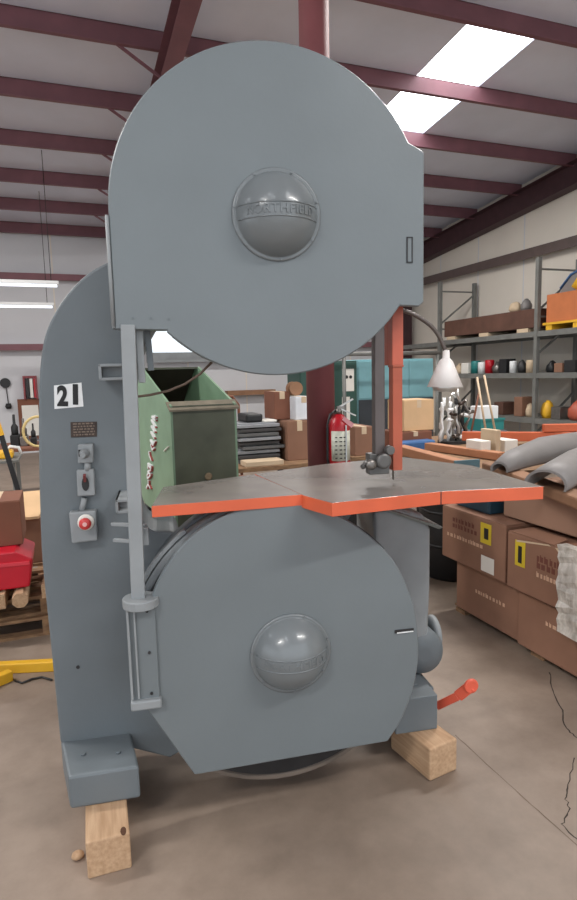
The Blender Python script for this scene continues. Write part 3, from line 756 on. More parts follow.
M_print = mat('print_pale', (196, 160, 134), .8); M_printd = mat('print_dark', (104, 58, 46), .8)
zl0, zmid, zup = .045, .385, .745
# lower row
eC, w, L2, h = face_carton('brown cardboard carton at floor level at the far end of the stack by the saw', 2.73, 3.34, zl0, zmid, XC + .05, .55, M_carton)
print_lines(eC, w, -.2, .1, .17, .022, M_print, seed=3)
eD, w, L2, h = face_carton('brown cardboard carton at floor level nearer the camera below the open-flapped one', 1.98, 2.72, zl0, zmid - .01, XC + .03, .55, M_carton)
print_lines(eD, w, -.2, .15, .2, .02, M_print, seed=4)
# upper row
eA, w, L2, h = face_carton('brown carton with yellow label and white slip, upper far box of the stack', 2.80, 3.44, zmid + .006, zup, XC, .60, M_carton)
MB().box(-w - .002, -w, -.19, -.09, .20, .33).build('yellow_label', M_lab, eA); MB().box(-w - .003, -w - .0021, -.165, -.125, .23, .30).build('label_print', M_ink, eA)
MB().box(-w - .002, -w, -.22, -.10, .02, .12).build('white_slip', M_paper, eA)
print_lines(eA, w, -.12, .26, .16, .022, M_print, seed=5); print_lines(eA, w, -.05, .2, .27, .026, M_printd, 2, .04, seed=6)
eB, w, L2, h = face_carton('brown carton with torn taped top flaps and yellow label, upper near box of the stack', 2.10, 2.775, zmid + .006, zup - .02, XC - .01, .60, M_carton)
MB().box(-w - .002, -w, .19, .27, .15, .30).build('yellow_label', M_lab, eB); MB().box(-w - .003, -w - .0021, .215, .245, .17, .27).build('label_print', M_ink, eB)
print_lines(eB, w, -.28, .1, .13, .024, M_print, seed=7); print_lines(eB, w, -.25, .1, .22, .03, M_printd, 2, .04, seed=8)
fl = MB()
for y0, y1, t, dz in ((-.30, -.05, .12, .02), (-.02, .30, .10, .018)):
    fl.hexa([(-w, y0, h + .004), (-w, y1, h + .004), (-w + .11, y1 - .03, h + dz), (-w + .11, y0 + .02, h + dz), (-w, y0, h + .009), (-w, y1, h + .009), (-w + .11, y1 - .03, h + dz + .005), (-w + .11, y0 + .02, h + dz + .005)])
fl.build('torn_flap', M_carton, eB)
MB().hexa([(-w - .003, -.18, .24), (-w - .003, -.15, .235), (-w - .003, -.03, .33), (-w - .003, -.06, .335), (-w - .0005, -.18, .24), (-w - .0005, -.15, .235), (-w - .0005, -.03, .33), (-w - .0005, -.06, .335)]).hexa([(-w - .003, .0, .33), (-w - .003, .02, .335), (-w - .003, .26, .30), (-w - .003, .26, .29), (-w - .0005, .0, .33), (-w - .0005, .02, .335), (-w - .0005, .26, .30), (-w - .0005, .26, .29)]).build('tape', M_tan, eB)
# pallet below
pa = empty('pallet', (XC + .35, 2.6, 0), 0, 'low wooden pallet under the stack of big brown cartons at the right', 'pallet')
for y in (-.75, 0, .72): MB().box(-.28, .35, y - .05, y + .05, 0, .03).build('runner', M_pallet, pa)
for k in range(8): MB().box(-.27, .35, -.80 + k * .215, -.71 + k * .215, .03, .044).build('deck_board', M_pallet, pa)
# wrapped bundle leaning at the frame edge
wb = MB(); rows = 14
base = hx(571, 640, XC - .07)
y1 = hx(557, 600, XC - .07).y
for i in range(rows + 1):
    z = .30 + (.77 - .30) * i / rows
    for (x, y) in ((XC - .07, y1), (XC - .07, y1 - .12), (XC - .07, y1 - .26), (XC - .02, y1 - .26), (XC - .02, y1)):
        wb.v.append((x + random.uniform(-.012, .012) * (x < XC - .05), y + random.uniform(-.006, .006), z))
for i in range(rows):
    for j in range(5): wb.face((i * 5 + j, i * 5 + (j + 1) % 5, (i + 1) * 5 + (j + 1) % 5, (i + 1) * 5 + j))
wb.face(range(5)[::-1]); wb.face([rows * 5 + j for j in range(5)])
wbo = wb.build('stretch_wrap', M_wrap, eB); wbo.location = -Vector(eB.location)
# tall carton behind, carrying plank and mouldings
zE = .965
eE, w, L2, h = face_carton('tall tan cardboard carton standing behind the stack under the grey mouldings', 1.9, 2.98, .76, zE, XC + .13, .7, mat('carton_tall', (150, 116, 96), .85, 0, .08, 3))
bt = simple('storage_tote', 'dark teal tote on the upper far carton just under the saw table edge', 'tote', MB().prism([(2.50, 3.05), (2.88, 3.05), (2.88, 3.4), (2.50, 3.4)], .752, .86, 'z'), mat('tote_teal', (36, 66, 82), .5), bevel=.01)
# black drum between saw and cartons
dc = hz(438, 590, 0)
dr = empty('waste_drum', (2.95, 4.05, 0), 0, 'black plastic drum standing on the floor between saw and cartons', 'drum')
MB().lathe([(.24, 0), (.26, .02), (.27, .4), (.26, .78), (.27, .8), (.27, .83), (.24, .83)], (0, 0, 0), 'z', 32).build('body', M_black, dr)
for z in (.27, .54): MB().lathe([(.268, z), (.280, z + .012), (.268, z + .024)], (0, 0, 0), 'z', 32).build('rolling_hoop', M_black, dr)
# brown plank roll lying on the tall carton
pA = hz(490, 466, 1.02); pB = hz(600, 508, 1.02)
simple('plank', 'thick brown plank lying across the tall carton beside the table corner', 'plank', MB().bar(pA, pB, .12, .06), M_plank, bevel=.012)
# grey moulded trims: hollow half-round shells
def shell(pts, r0, label, z_c, squash=.55, th=.012, a0=-20, a1=200):
    P = [Vector(p) for p in pts]; mb = MB(); na = 18; k = len(P)
    rings = []
    for i, p in enumerate(P):
        d = (P[min(i + 1, k - 1)] - P[max(i - 1, 0)]).normalized(); s = Vector((d.y, -d.x, 0)).normalized(); r = r0[i]
        for rr in (r, r - th):
            for j in range(na + 1):
                t = math.radians(a0 + (a1 - a0) * j / na); mb.v.append(tuple(p + s * rr * math.cos(t) + Vector((0, 0, rr * squash * math.sin(t) + rr * squash * .34))))
    st = 2 * (na + 1)
    for i in range(k - 1):
        for j in range(na):
            a, b = i * st + j, (i + 1) * st + j
            mb.face((a, a + 1, b + 1, b), True); a += na + 1; b += na + 1; mb.face((a, b, b + 1, a + 1), True)
        for j in (0, na):
            a, b = i * st + j, (i + 1) * st + j; mb.face((a, b, b + na + 1, a + na + 1))
    for i in (0, k - 1):
        for j in range(na):
            a = i * st + j; mb.face((a, a + 1, a + na + 2, a + na + 1))
    return simple('moulded_cover', label, 'plastic cover', mb, M_plastic, 'grey moulded covers on the cartons')
zt = 1.055
s0 = hz(489, 462, zt); s1 = hz(520, 458, zt); s2_ = hz(585, 452, zt)
shell([hz(499, 472, zt), hz(515, 466, zt), hz(545, 458, zt), hz(600, 448, zt)], [.055, .095, .13, .13], 'grey hollow moulded cover with dark open end pointing at the lamp', zt, .85)
shell([hz(545, 490, zt), hz(560, 481, zt), hz(580, 468, zt), hz(612, 454, zt)], [.105, .115, .12, .12], 'grey hollow moulded cover nearest the camera at the right edge', zt, .75)
# long support bench below those goods and lumber (low stack of timber behind the cartons)
def table_(name, label, cat, x0, x1, y0, y1, z, m, mleg, th=.04, leg=.05, rz=0):
    e = empty(name, ((x0 + x1) / 2, (y0 + y1) / 2, 0), rz, label, cat)
    w, d = (x1 - x0) / 2, (y1 - y0) / 2
    MB().box(-w, w, -d, d, z - th, z).build('tabletop', m, e, .004)
    for sx in (-1, 1):
        for sy in (-1, 1): MB().box(sx * (w - .06) - leg / 2, sx * (w - .06) + leg / 2, sy * (d - .06) - leg / 2, sy * (d - .06) + leg / 2, 0, z - th).build('leg', mleg, e)
    return e
table_('workbench', 'long wooden bench behind the cartons holding beams and mouldings', 'bench', 2.9, 5.2, 3.45, 4.6, .93, M_pallet, M_dark)
def beam_on(px0, px1, z, w, h, label, m, name='rack_beam', cat='beam', group=None, ext=0.0, end=None):
    a = hz(px0[0], px0[1], z + h / 2); b = hz(px1[0], px1[1], z + h / 2)
    d = (b - a).normalized(); b = b + d * ext
    e = empty(name, (a.x, a.y, z), 0, label, cat, group)
    oa = Vector((0, 0, h / 2)); ob_ = Vector((b.x - a.x, b.y - a.y, h / 2))
    MB().bar(oa, ob_, w, h).build('rail', m, e, .006)
    if end:
        dd = (ob_ - oa).normalized(); n_ = dd.cross(Vector((0, 0, 1)))
        pl = MB().bar(ob_, ob_ + dd * .02, w + .10, h + .03).build('end_plate', end, e)
        mb = MB()
        for k in range(3): c = ob_ + dd * .021 + n_ * (-.05 + .05 * k); mb.bar(c, c + dd * .002, .018, .02)
        mb.build('slot_holes', M_black, pl)
    return e
M_beam = mat('beam_brown', (168, 116, 84), .7, 0, .12, 5); M_beam2 = mat('beam_orange', (186, 92, 56), .6, 0, .12, 5)
beam_on((400, 449), (466, 467), .935, .10, .075, 'tan boxed beam with slotted end plate pointing at the table edge', M_beam, end=mat('plate_teal', (92, 120, 128), .5))
beam_on((428, 446), (492, 455), .935, .09, .065, 'brown boxed beam lying behind the one with the slotted end plate', M_beam, ext=.1)
beam_on((462, 436), (600, 437), 1.0, .06, .085, 'long orange-brown rack beam lying level below the shelving', M_beam2)
beam_on((543, 428), (600, 427), 1.09, .06, .07, 'short orange-brown rack beam at the right edge above the long one', M_beam2)

# ================================================================== RIGHT SHELVING ALONG THE WALL
FX, BX = 8.3, 9.25
frames_y = [5.85, 8.9, 11.95]
zs = [hx(520, 417, FX).z, hx(520, 373, FX).z, hx(520, 333, FX).z]
ZS0, ZS1, ZS2 = zs[0], zs[1], zs[2]
rk = empty('pallet_rack', (8.8, 9, 0), 0, 'long grey pallet rack with loaded shelves along the right wall', 'shelving rack')
def R_(x, y, z): return (x - 8.8, y - 9, z)
for y in frames_y:
    for x in (FX, BX):
        MB().box(x - 8.84, x - 8.76, y - 9.04, y - 8.96, 0, 3.66).build('upright', M_rack, rk, .004)
    MB().bar(R_(FX, y, 3.45), R_(BX, y, 3.45), .04, .03).build('cross_brace', M_rack, rk)
    for (za_, zb2_) in ((2.7, 3.4), (2.6, 2.6), (1.9, 2.55), (.4, 1.2)): MB().bar(R_(FX, y, za_), R_(BX, y, zb2_), .04, .03).build('cross_brace', M_rack, rk)
for z in (ZS0, ZS1, ZS2):
    for a, b in zip(frames_y, frames_y[1:]):
        for x in (FX, BX): MB().box(x - 8.83, x - 8.77, a - 8.96, b - 9.04, z - .10, z).build('shelf_beam', M_rack, rk)
        MB().box(FX - 8.77, BX - 8.83, a - 8.95, b - 9.05, z - .025, z - .002).build('shelf_deck', M_rack, rk)
MB().box(FX - 8.77, BX - 8.83, 2.98 - 0, 4.6, ZS2 - .12, ZS2 - .02).build('far_shelf_deck', M_rack, rk)
# items on the rack
def XB(px0, px1, pt, z0, X=FX + .1, d=.4):
    a = hx(px0, pt, X); b = hx(px1, pt, X); m_ = hx((px0 + px1) / 2, pt, X)
    return X, X + d, min(a.y, b.y), max(a.y, b.y), z0, max(m_.z, z0 + .03)
def xitem(name, label, cat, px0, px1, pt, z0, m, X=FX + .1, d=.4, kind='box', group=None):
    x0, x1, y0, y1, za, zb_ = XB(px0, px1, pt, z0, X, d)
    if kind == 'box': return simple(name, label, cat, MB().box(x0, x1, y0, y1, za, zb_), m, group, .01)
    if kind == 'bin':
        e = empty(name, ((x0 + x1) / 2, (y0 + y1) / 2, za), 0, label, cat, group); w, dd, h = (x1 - x0) / 2, (y1 - y0) / 2, zb_ - za
        mb = MB().box(-w, w, -dd, dd, 0, .01).box(-w, -w + .01, -dd, dd, .01, h).box(w - .01, w, -dd, dd, .01, h).box(-w + .01, w - .01, -dd, -dd + .01, .01, h).box(-w + .01, w - .01, dd - .01, dd, .01, h)
        mb.build('tub', m, e); MB().box(-w - .012, -w, -dd - .012, dd + .012, h - .03, h).box(w, w + .012, -dd - .012, dd + .012, h - .03, h).build('rim', m, e); return e
    if kind == 'can':
        r_ = (y1 - y0) / 2; return simple(name, label, cat, MB().lathe([(r_, 0), (r_, (zb_ - za) * .93), (r_ * .85, zb_ - za)], (x0 + r_, (y0 + y1) / 2, za), 'z', 20), m, group)
    if kind == 'lump':
        mb = MB(); r_ = (y1 - y0) / 2; h = zb_ - za; rn = random.Random(int(px0)); k = 8
        prof_ = [(r_ * .8, 0), (r_, h * .25), (r_ * .95, h * .55), (r_ * .6, h * .85), (r_ * .15, h)]
        mb.lathe(prof_, (x0 + r_, (y0 + y1) / 2, za), 'z', 14)
        mb.v = [(x + rn.uniform(-1, 1) * r_ * .15, y + rn.uniform(-1, 1) * r_ * .15, z + (rn.uniform(-1, 1) * h * .06 if z > za + .01 else 0)) for x, y, z in mb.v]
        return simple(name, label, cat, mb, m, group)
# top shelf: brown crate of long stock, scrap on it, orange crate on yellow pallet
yA = 11.88; yB_ = hx(533, 320, FX).y
tb = empty('long_crate', (8.75, (yA + yB_) / 2, ZS2), 0, 'long dark brown crate lying on the top shelf of the rack', 'crate')
ll = (yA - yB_) / 2
for k in range(3): MB().box(-.38, .38, -ll + .2 + k * (ll - .3), -ll + .5 + k * (ll - .3), 0, .08).build('bearer', M_tan, tb)
zt_ = hx(500, 313, FX).z - ZS2
MB().box(-.38, .38, -ll, ll, .08, max(zt_, .25)).build('crate_body', M_rackbrown, tb, .01)
zc = ZS2 + max(zt_, .25)
for i, (a, b, t, m_, nm, lbb) in enumerate([(506, 515, 302, M_tan, 'cloth_sack', 'pale sack slumped on the long brown crate'), (518, 526, 299, M_plastic, 'scrap_panel', 'grey bent panel on the long brown crate, by the rack upright')]):
    xitem(nm, lbb, nm.split('_')[1], a, b, t, zc, m_, kind='lump')
yp0 = hx(541, 320, FX).y
op = empty('pallet', (8.78, yp0 - .75, ZS2), 0, 'yellow pallet carrying the orange crate on the top shelf', 'pallet')
for k in (-.62, 0, .62): MB().box(-.42, .42, k - .07, k + .07, 0, .10).build('block', M_yellow, op)
MB().box(-.44, .44, -.75, .75, .10, .14).build('deck', M_yellow, op)
zo = ZS2 + .142; zo1 = hx(560, 292, FX).z
simple('wooden_crate', 'orange-brown crate on the yellow pallet on the top shelf', 'crate', MB().box(8.38, 9.18, yp0 - 1.45, yp0 - .04, zo, zo1), mat('crate_orange', (188, 110, 66), .8, 0, .1, 4), bevel=.008)
mb = MB(); zz1 = hx(575, 266, FX).z
poly = [(yp0 - .06, zo1 + .004), (yp0 - .12, zo1 + .1), (yp0 - .35, zz1 - .08), (yp0 - .62, zz1 + .0), (yp0 - .9, zz1 + .02), (yp0 - 1.3, zo1 + .15), (yp0 - 1.35, zo1 + .004)]
tp = simple('grey_tarp', 'grey tarpaulin with blue edge heaped on the orange crate', 'tarpaulin', MB().prism(poly, 8.62, 9.15, 'x'), M_plastic, bevel=.02)
bl = MB().tube([Vector((8.615 - tp.location.x, y - tp.location.y, z + .01 - tp.location.z)) for y, z in poly[1:6]], .022, 8).build('blue_edge', M_blue, tp)
zz = hx(573, 284, FX).z
xitem('yellow_sack', 'yellow sack before the tarpaulin on the orange crate at the right edge', 'sack', 568, 590, 270, zo1 + .004, M_yellow, X=FX + .09, d=.2, kind='lump')
# middle shelf clutter
mids = [(452, 459, 364, M_tan, 'lump', 'rag_bundle'), (461, 468, 363, M_paper, 'box', 'parts_box'), (469, 475, 361, M_tealbin, 'can', 'paint_can'), (476, 482, 362, M_white, 'can', 'paint_can'), (483, 489, 360, M_red, 'can', 'paint_can'),
        (490, 497, 362, M_steel, 'lump', 'metal_fitting'), (499, 506, 359, M_black, 'box', 'parts_box'), (508, 513, 361, M_white, 'can', 'paint_can'), (515, 522, 360, M_dark, 'lump', 'metal_fitting'), (524, 531, 360, M_tan, 'can', 'paint_can'),
        (544, 552, 361, M_black, 'lump', 'metal_fitting'), (554, 562, 363, M_carton, 'box', 'parts_box'), (564, 575, 360, M_dark, 'box', 'parts_box')]
midl = ['pale rag bundle at the far left end of the middle shelf', 'small white box left of the teal tin on the middle shelf', 'teal paint tin on the middle shelf', 'white paint tin between the teal and the red tins', 'red paint tin on the middle shelf',
        'silver metal lump right of the red tin on the middle shelf', 'small black box on the middle shelf', 'white paint tin right of the small black box', 'dark metal lump left of the tan tin on the middle shelf', 'tan tin on the middle shelf beside the rack upright',
        'black metal lump just right of the near rack upright', 'small brown box on the middle shelf right of the upright', 'dark box on the middle shelf at the right edge']
for (a, b, t, m_, kd, nm), lbl in zip(mids, midl): xitem(nm, lbl, nm.split('_')[-1], a, b, t, ZS1, m_, kind=kd, d=.25)
lows = [(462, 474, 408, M_dark, 'box', 'metal_box', 'dark metal box at the far end of the lower shelf'), (482, 492, 406, M_carton3, 'lump', 'cloth_sack', 'dark brown sack on the lower shelf right of the dark metal box'), (494, 503, 402, M_rackbrown, 'box', 'wooden_box', 'dark wooden box on the lower shelf'),
        (514, 522, 397, M_carton, 'box', 'cardboard_box', 'small cardboard box leaning left of the yellow bag'), (523, 530, 404, M_tan, 'lump', 'paper_sack', 'tan paper sack left of the yellow bag'), (538, 548, 401, M_yellow, 'lump', 'plastic_bag', 'yellow plastic bag on the lower shelf'),
        (551, 560, 407, M_steel, 'box', 'metal_tray', 'low metal tray right of the yellow bag'), (565, 579, 401, M_orange2, 'lump', 'plastic_bag', 'orange plastic bag on the lower shelf at the right edge')]
for a, b, t, m_, kd, nm, lbl in lows: xitem(nm, lbl, nm.split('_')[-1], a, b, t, ZS0, m_, kind=kd, d=.35)
# ================================================================== MIDDLE BACKGROUND
# green cabinet
x0, x1, y0, y1, z0, z1 = Ybox(300, 357, 361, 9.0, 0, .6)
gc = empty('metal_cabinet', ((x0 + x1) / 2, 9.3, 0), 0, 'dark green steel cabinet with paper notices, behind the maroon pipe column', 'cabinet')
w = (x1 - x0) / 2
MB().box(-w, w, -.28, .3, 0, z1).build('body', M_dgreen, gc, .01)
for s in (-1, 1):
    d_ = MB().box(min(s * .006, s * (w - .01)), max(s * .006, s * (w - .01)), -.30, -.281, .08, z1 - .03).build('door', M_dgreen, gc, .004)
    MB().box(s * .05 - .01, s * .05 + .01, -.325, -.30, 1.0, 1.15).build('handle', M_steel, d_)
for (pa_, pb_, ta, tb_) in ((342, 354, 369, 391), (342, 350, 397, 420)):
    a = hy(pa_, ta, 9.0); b = hy(pb_, tb_, 9.0)
    nn = MB().box(a.x - gc.location.x, b.x - gc.location.x, -.304, -.3005, b.z, a.z).build('paper_notice', M_paper, gc)
    if ta == 369:
        c1 = hy(346.5, 377, 9.0); c2 = hy(350.5, 377, 9.0)
        for c in (c1, c2): MB().lathe([(.028, 0), (.028, .002)], (c.x - gc.location.x, -.3045, c.z), '-y', 16).build('black_spot', M_ink, nn)
# teal cabinet
x0, x1, y0, y1, z0, z1 = Ybox(358, 434, 359, 9.4, 0, .6)
tc_ = empty('metal_cabinet', ((x0 + x1) / 2, 9.7, 0), 0, 'wide teal steel cabinet behind the orange blade guard', 'cabinet')
w = (x1 - x0) / 2
MB().box(-w, w, -.28, .3, .0, z1).build('body', M_teal, tc_, .01)
for i in range(3):
    a = -w + .01 + i * (2 * w - .02) / 3; b = a + (2 * w - .02) / 3 - .012
    MB().box(a, b, -.30, -.281, 1.20, z1 - .03).build('door', M_teal, tc_, .004)
MB().box(-w + .01, w - .01, -.30, -.281, .05, 1.18).build('lower_panel', mat('panel_dark', (56, 62, 68), .6), tc_)
# horizontal pipe rail on posts
ra = hy(341, 355, 8.7); rb = hy(440, 352, 8.7)
pr_ = empty('pipe_rail', (ra.x, 8.7, 0), 0, 'horizontal grey pipe rail on two posts crossing before the teal cabinet top', 'pipe rail')
zz = (ra.z + rb.z) / 2; Lr = rb.x - ra.x
MB().cyl((0, 0, zz), (Lr, 0, zz), .035, 14).build('rail', M_rack, pr_)
for x in (.05, Lr - .05): MB().cyl((x, 0, 0), (x, 0, zz), .03, 12).build('post', M_rack, pr_)
MB().lathe([(.04, -.02), (.045, 0), (.04, .04)], (-.03, 0, zz), 'x', 14).build('end_cap', M_white, pr_)
# bench with goods, left of pipe column
BZ = .88
a = hy(238, 470, 5.0); b = hy(316, 470, 5.0)
table_('workbench', 'steel-legged work table loaded with sheets and cartons, seen between hopper and pipe column', 'table', a.x - .1, b.x + .05, 4.9, 6.0, BZ, M_pallet, M_dark)
def yitem(name, label, cat, px0, px1, pt, Y, z0, d, m, group=None, bevel=.006, cart=False):
    x0, x1, y0, y1, z0, z1 = Ybox(px0, px1, pt, Y, z0, d)
    if cart: return carton(name, label, cat, x0, x1, y0, y1, z0, z1, m, group)
    return simple(name, label, cat, MB().box(x0, x1, y0, y1, z0, z1), m, group, bevel)
# stack of grey sheets / trays
zb0 = BZ
M_sheet = [mat('sheet_grey', (96, 96, 96), .5, .2), mat('sheet_dark', (62, 60, 60), .6), mat('sheet_pale', (140, 142, 146), .5)]
x0, x1, *_ = Ybox(240, 282, 440, 5.15, zb0, .5)
zt2 = hy(262, 423, 5.15).z; n_l = 9; dz = (zt2 - zb0) / n_l
lay = ['lowest', 'second from bottom', 'third from bottom', 'fourth from bottom', 'middle', 'fourth from top', 'third from top', 'second from top', 'topmost']
for k in range(n_l):
    o_ = random.uniform(-.03, .03); o2 = random.uniform(-.03, .03)
    e = simple('metal_tray', 'grey metal tray, %s in the stack of nine beside the hopper' % lay[k], 'tray', MB().box(x0 + o_, x1 + o_, 5.15 + o2, 5.6 + o2, zb0 + k * dz + .001, zb0 + (k + .72) * dz).box(x0 + o_ + .03, x1 + o_ - .03, 5.2 + o2, 5.55 + o2, zb0 + (k + .72) * dz, zb0 + (k + 1) * dz - .001), M_sheet[k % 3], 'stack of grey trays', .003)
yitem('cardboard_sheet', 'flat tan cardboard sheet on the work table in front of the trays', 'cardboard', 246, 284, 461, 4.92, BZ, .18, M_tan)
yitem('cloth_bundle', 'dark folded cloth bundle on top of the tray stack', 'cloth', 246, 263, 414, 5.25, zt2, .3, M_black, bevel=.02)
yitem('parts_box', 'small white-lidded box on the tray stack beside the dark bundle', 'box', 264, 277, 420, 5.2, zt2, .25, M_paper)
yitem('cardboard_carton', 'tan cardboard carton standing on the work table against the pipe column', 'cardboard box', 287, 312, 421, 5.1, BZ, .45, M_carton, cart=True)
zc2 = hy(298, 421, 5.1).z + .005
yitem('paper_carton', 'white carton on the tan carton left of the pipe column', 'box', 295.5, 312, 397, 5.15, zc2, .3, mat('white_card', (214, 218, 224), .6), cart=True)
yitem('cardboard_carton', 'reddish brown carton on the tan carton left of the white one', 'cardboard box', 274, 290, 392, 5.3, zc2, .3, M_carton3, cart=True)
ww = hy(297, 388, 5.25)
e = empty('wooden_reel', (ww.x, 5.3, hy(298, 397, 5.15).z + .009), 0, 'small round wooden reel on top of the white carton', 'reel')
rr = .065
MB().lathe([(rr, 0), (rr, .015)], (0, -.02, rr), '-y', 20).build('flange', M_plank, e); MB().lathe([(rr, 0), (rr, .015)], (0, .08, rr), '-y', 20).build('flange', M_plank, e); MB().lathe([(rr * .5, 0), (rr * .5, .085)], (0, .065, rr), '-y', 16).build('core', M_carton3, e)
# rail on the wall and a bentwood chair back behind
a = hy(228, 391, 14.7); b = hy(276, 394, 14.7)
simple('wall_shelf', 'narrow brown wooden shelf board on the back wall right of the hopper', 'shelf', MB().box(a.x, b.x, 14.72, 14.99, b.z, a.z + .0), M_plank)
ch = empty('hoop_chair', (hy(238, 440, 6.6).x, 6.8, 0), .3, 'brown hoop-backed chair standing behind the hopper', 'chair')
zc3 = hy(240, 396, 6.6).z
MB().tube([(-.2, .15, .45), (-.2, .17, zc3 - .12), (-.12, .18, zc3 - .02), (0, .18, zc3), (.12, .18, zc3 - .02), (.2, .17, zc3 - .12), (.2, .15, .45)], .018, 10).build('backrest', M_carton3, ch)
MB().prism(arc((0, 0), .22, 0, 360, 24)[:-1], .43, .46, 'z').build('seat', M_carton3, ch)
for sx in (-1, 1):
    for sy in (-1, 1): MB().cyl((sx * .17, sy * .17, 0), (sx * .14, sy * .14, .43), .015, 10).build('leg', M_carton3, ch)
# right of the pipe column: second bench
B2 = .90
a = hy(352, 470, 4.9); b = hy(445, 470, 4.9)
table_('workbench', 'work table with cartons and a blue cloth, behind the orange blade guard', 'table', a.x, b.x + 1.15, 4.9, 6.0, B2, M_pallet, M_dark)
yitem('cardboard_carton', 'open tan carton between the fire extinguisher and the guide post', 'cardboard box', 355, 373, 427, 4.95, B2, .4, M_carton, cart=True)
yitem('cardboard_carton', 'brown carton right of the orange blade guard, carrying the pale one', 'cardboard box', 399, 432, 432, 5.1, B2, .4, M_carton3, cart=True)
zz2 = hy(415, 432, 5.1).z + .006
yitem('cardboard_carton', 'pale tan carton right of the orange blade guard, upper of two', 'cardboard box', 404, 434, 400, 5.15, zz2, .32, M_carton2, cart=True)
yitem('blue_cloth', 'folded blue cloth on the work table right of the orange guard', 'cloth', 402, 436, 441, 4.93, B2, .14, M_blue, bevel=.02)
# silver tangle below the lamp shade
tcx = hy(453, 440, 5.3)
tg = empty('pipe_fitting_tree', (tcx.x, 5.3, B2), 0, 'tangled silver pipes and fittings standing upright below the lamp shade', 'pipe fittings')
zt3 = hy(453, 392, 5.3).z - B2
rn = random.Random(5)
MB().prism(arc((0, 0), .16, 0, 360, 20)[:-1], 0, .03, 'z').build('base', M_dark, tg)
for k in range(11):
    x = rn.uniform(-.15, .15); y = rn.uniform(-.1, .1); top = zt3 * rn.uniform(.6, 1.0)
    pts = [(x, y, .02)]; z = .02
    while z < top: z += rn.uniform(.04, .09); pts.append((x + rn.uniform(-.03, .03), y + rn.uniform(-.02, .02), z))
    MB().tube(pts, [rn.uniform(.010, .022) for _ in pts], 8).build('pipe', [M_chrome, M_white, M_steel, M_dark][k % 4], tg)
for k in range(10):
    x = rn.uniform(-.17, .17); z = rn.uniform(.06, zt3); MB().cyl((x - .04, -.12, z), (x + .04, -.10, z + rn.uniform(-.03, .03)), .018, 10).build('fitting', [M_white, M_steel, M_plate][k % 3], tg)
# stand of leaning rods behind
xr_ = hy(466, 430, 6.0).x
for k, (pxa, pxb, t, lb_) in enumerate([(466, 470, 377, 'tan wooden rod leaning right of the lamp shade, leftmost of three'), (473, 479, 375, 'tan wooden rod leaning right of the lamp shade, middle of three'), (482, 468, 392, 'brown rod leaning the other way behind the silver fittings, rightmost of three')]):
    a = hy(pxa, t, 5.85); b = hy(pxb, 430, 5.85)
    simple('wooden_rod', lb_, 'rod', MB().tube([(b.x, 5.55 + .25 * (k == 2), B2 + .012), (a.x, 5.65 + .25 * (k == 2), a.z)], .012, 8), M_tan if k < 2 else M_carton3, 'rods leaning by the lamp')
tcs = yitem('tool_cabinet', 'grey low tool cabinet standing behind the beams, right of the silver fittings', 'cabinet', 472, 507, 431, 6.2, 0, .5, mat('case_grey', (100, 100, 106), .6))
x0, x1, y0, y1, z0, z1 = Ybox(481, 504, 418.5, 6.25, hy(490, 431, 6.2).z + .002, .35)
e = empty('storage_bin', ((x0 + x1) / 2, (y0 + y1) / 2, z0), 0, 'teal plastic bin on the grey tool cabinet right of the lamp', 'bin'); w = (x1 - x0) / 2; h = z1 - z0
MB().box(-w, w, -.175, .175, 0, .008).box(-w, -w + .01, -.175, .175, .008, h).box(w - .01, w, -.175, .175, .008, h).box(-w + .01, w - .01, -.175, -.165, .008, h).box(-w + .01, w - .01, .165, .175, .008, h).build('tub', M_tealbin, e)
MB().box(-w - .01, w + .01, -.187, -.175, h - .025, h).build('rim', M_tealbin, e)
xa = hy(480, 410, 6.3).x; xb_ = hy(498, 410, 6.3).x; xa = max(xa, x0 + .015)
simple('parts_box', 'white box standing in the teal bin', 'box', MB().box(xa, xb_, 6.29, 6.5, z0 + .010, hy(489, 406, 6.3).z), M_white, bevel=.01)
# white cartons behind orange beams
for k, (p0_, p1_, t, lbb) in enumerate([(481, 491, 441, 'white box behind the beams nearest the silver fittings'), (496, 501, 430, 'narrow tan post box standing behind the long orange-brown beam'), (505, 518, 440, 'white box behind the beams right of the narrow tan one')]):
    x0, x1, y0, y1, z0, z1 = Ybox(p0_, p1_, t, 4.1, .932, .2); simple('parts_box', lbb, 'box', MB().box(x0, x1, y0, y1, z0, z1), [M_paper, M_tan, M_paper][k], bevel=.006)

# ================================================================== LEFT BACKGROUND
def chain_light(px0, px1, py, Y, lbl):
    a = hy(px0, py, Y); b = hy(px1, py, Y); z = b.z
    e = empty('strip_light', ((a.x + b.x) / 2, Y, z), 0, lbl, 'light'); w = (b.x - a.x) / 2
    MB().box(-w, w, -.05, .05, .02, .08).build('housing', M_white, e, .006)
    MB().cyl((-w + .03, 0, .0), (w - .03, 0, .0), .022, 12).build('tube', M_tube, e)
    for x in (-w + .15, w - .12): MB().cyl((x, 0, .08), (x, 0, zr(Y) - z - .005), .006, 6).build('chain', M_dark, e)
chain_light(-45, 59, 286, 11.2, 'white strip light hung on chains at the far left, upper of two')
chain_light(-45, 54, 307, 13.0, 'white strip light hung on chains at the far left, lower of two')
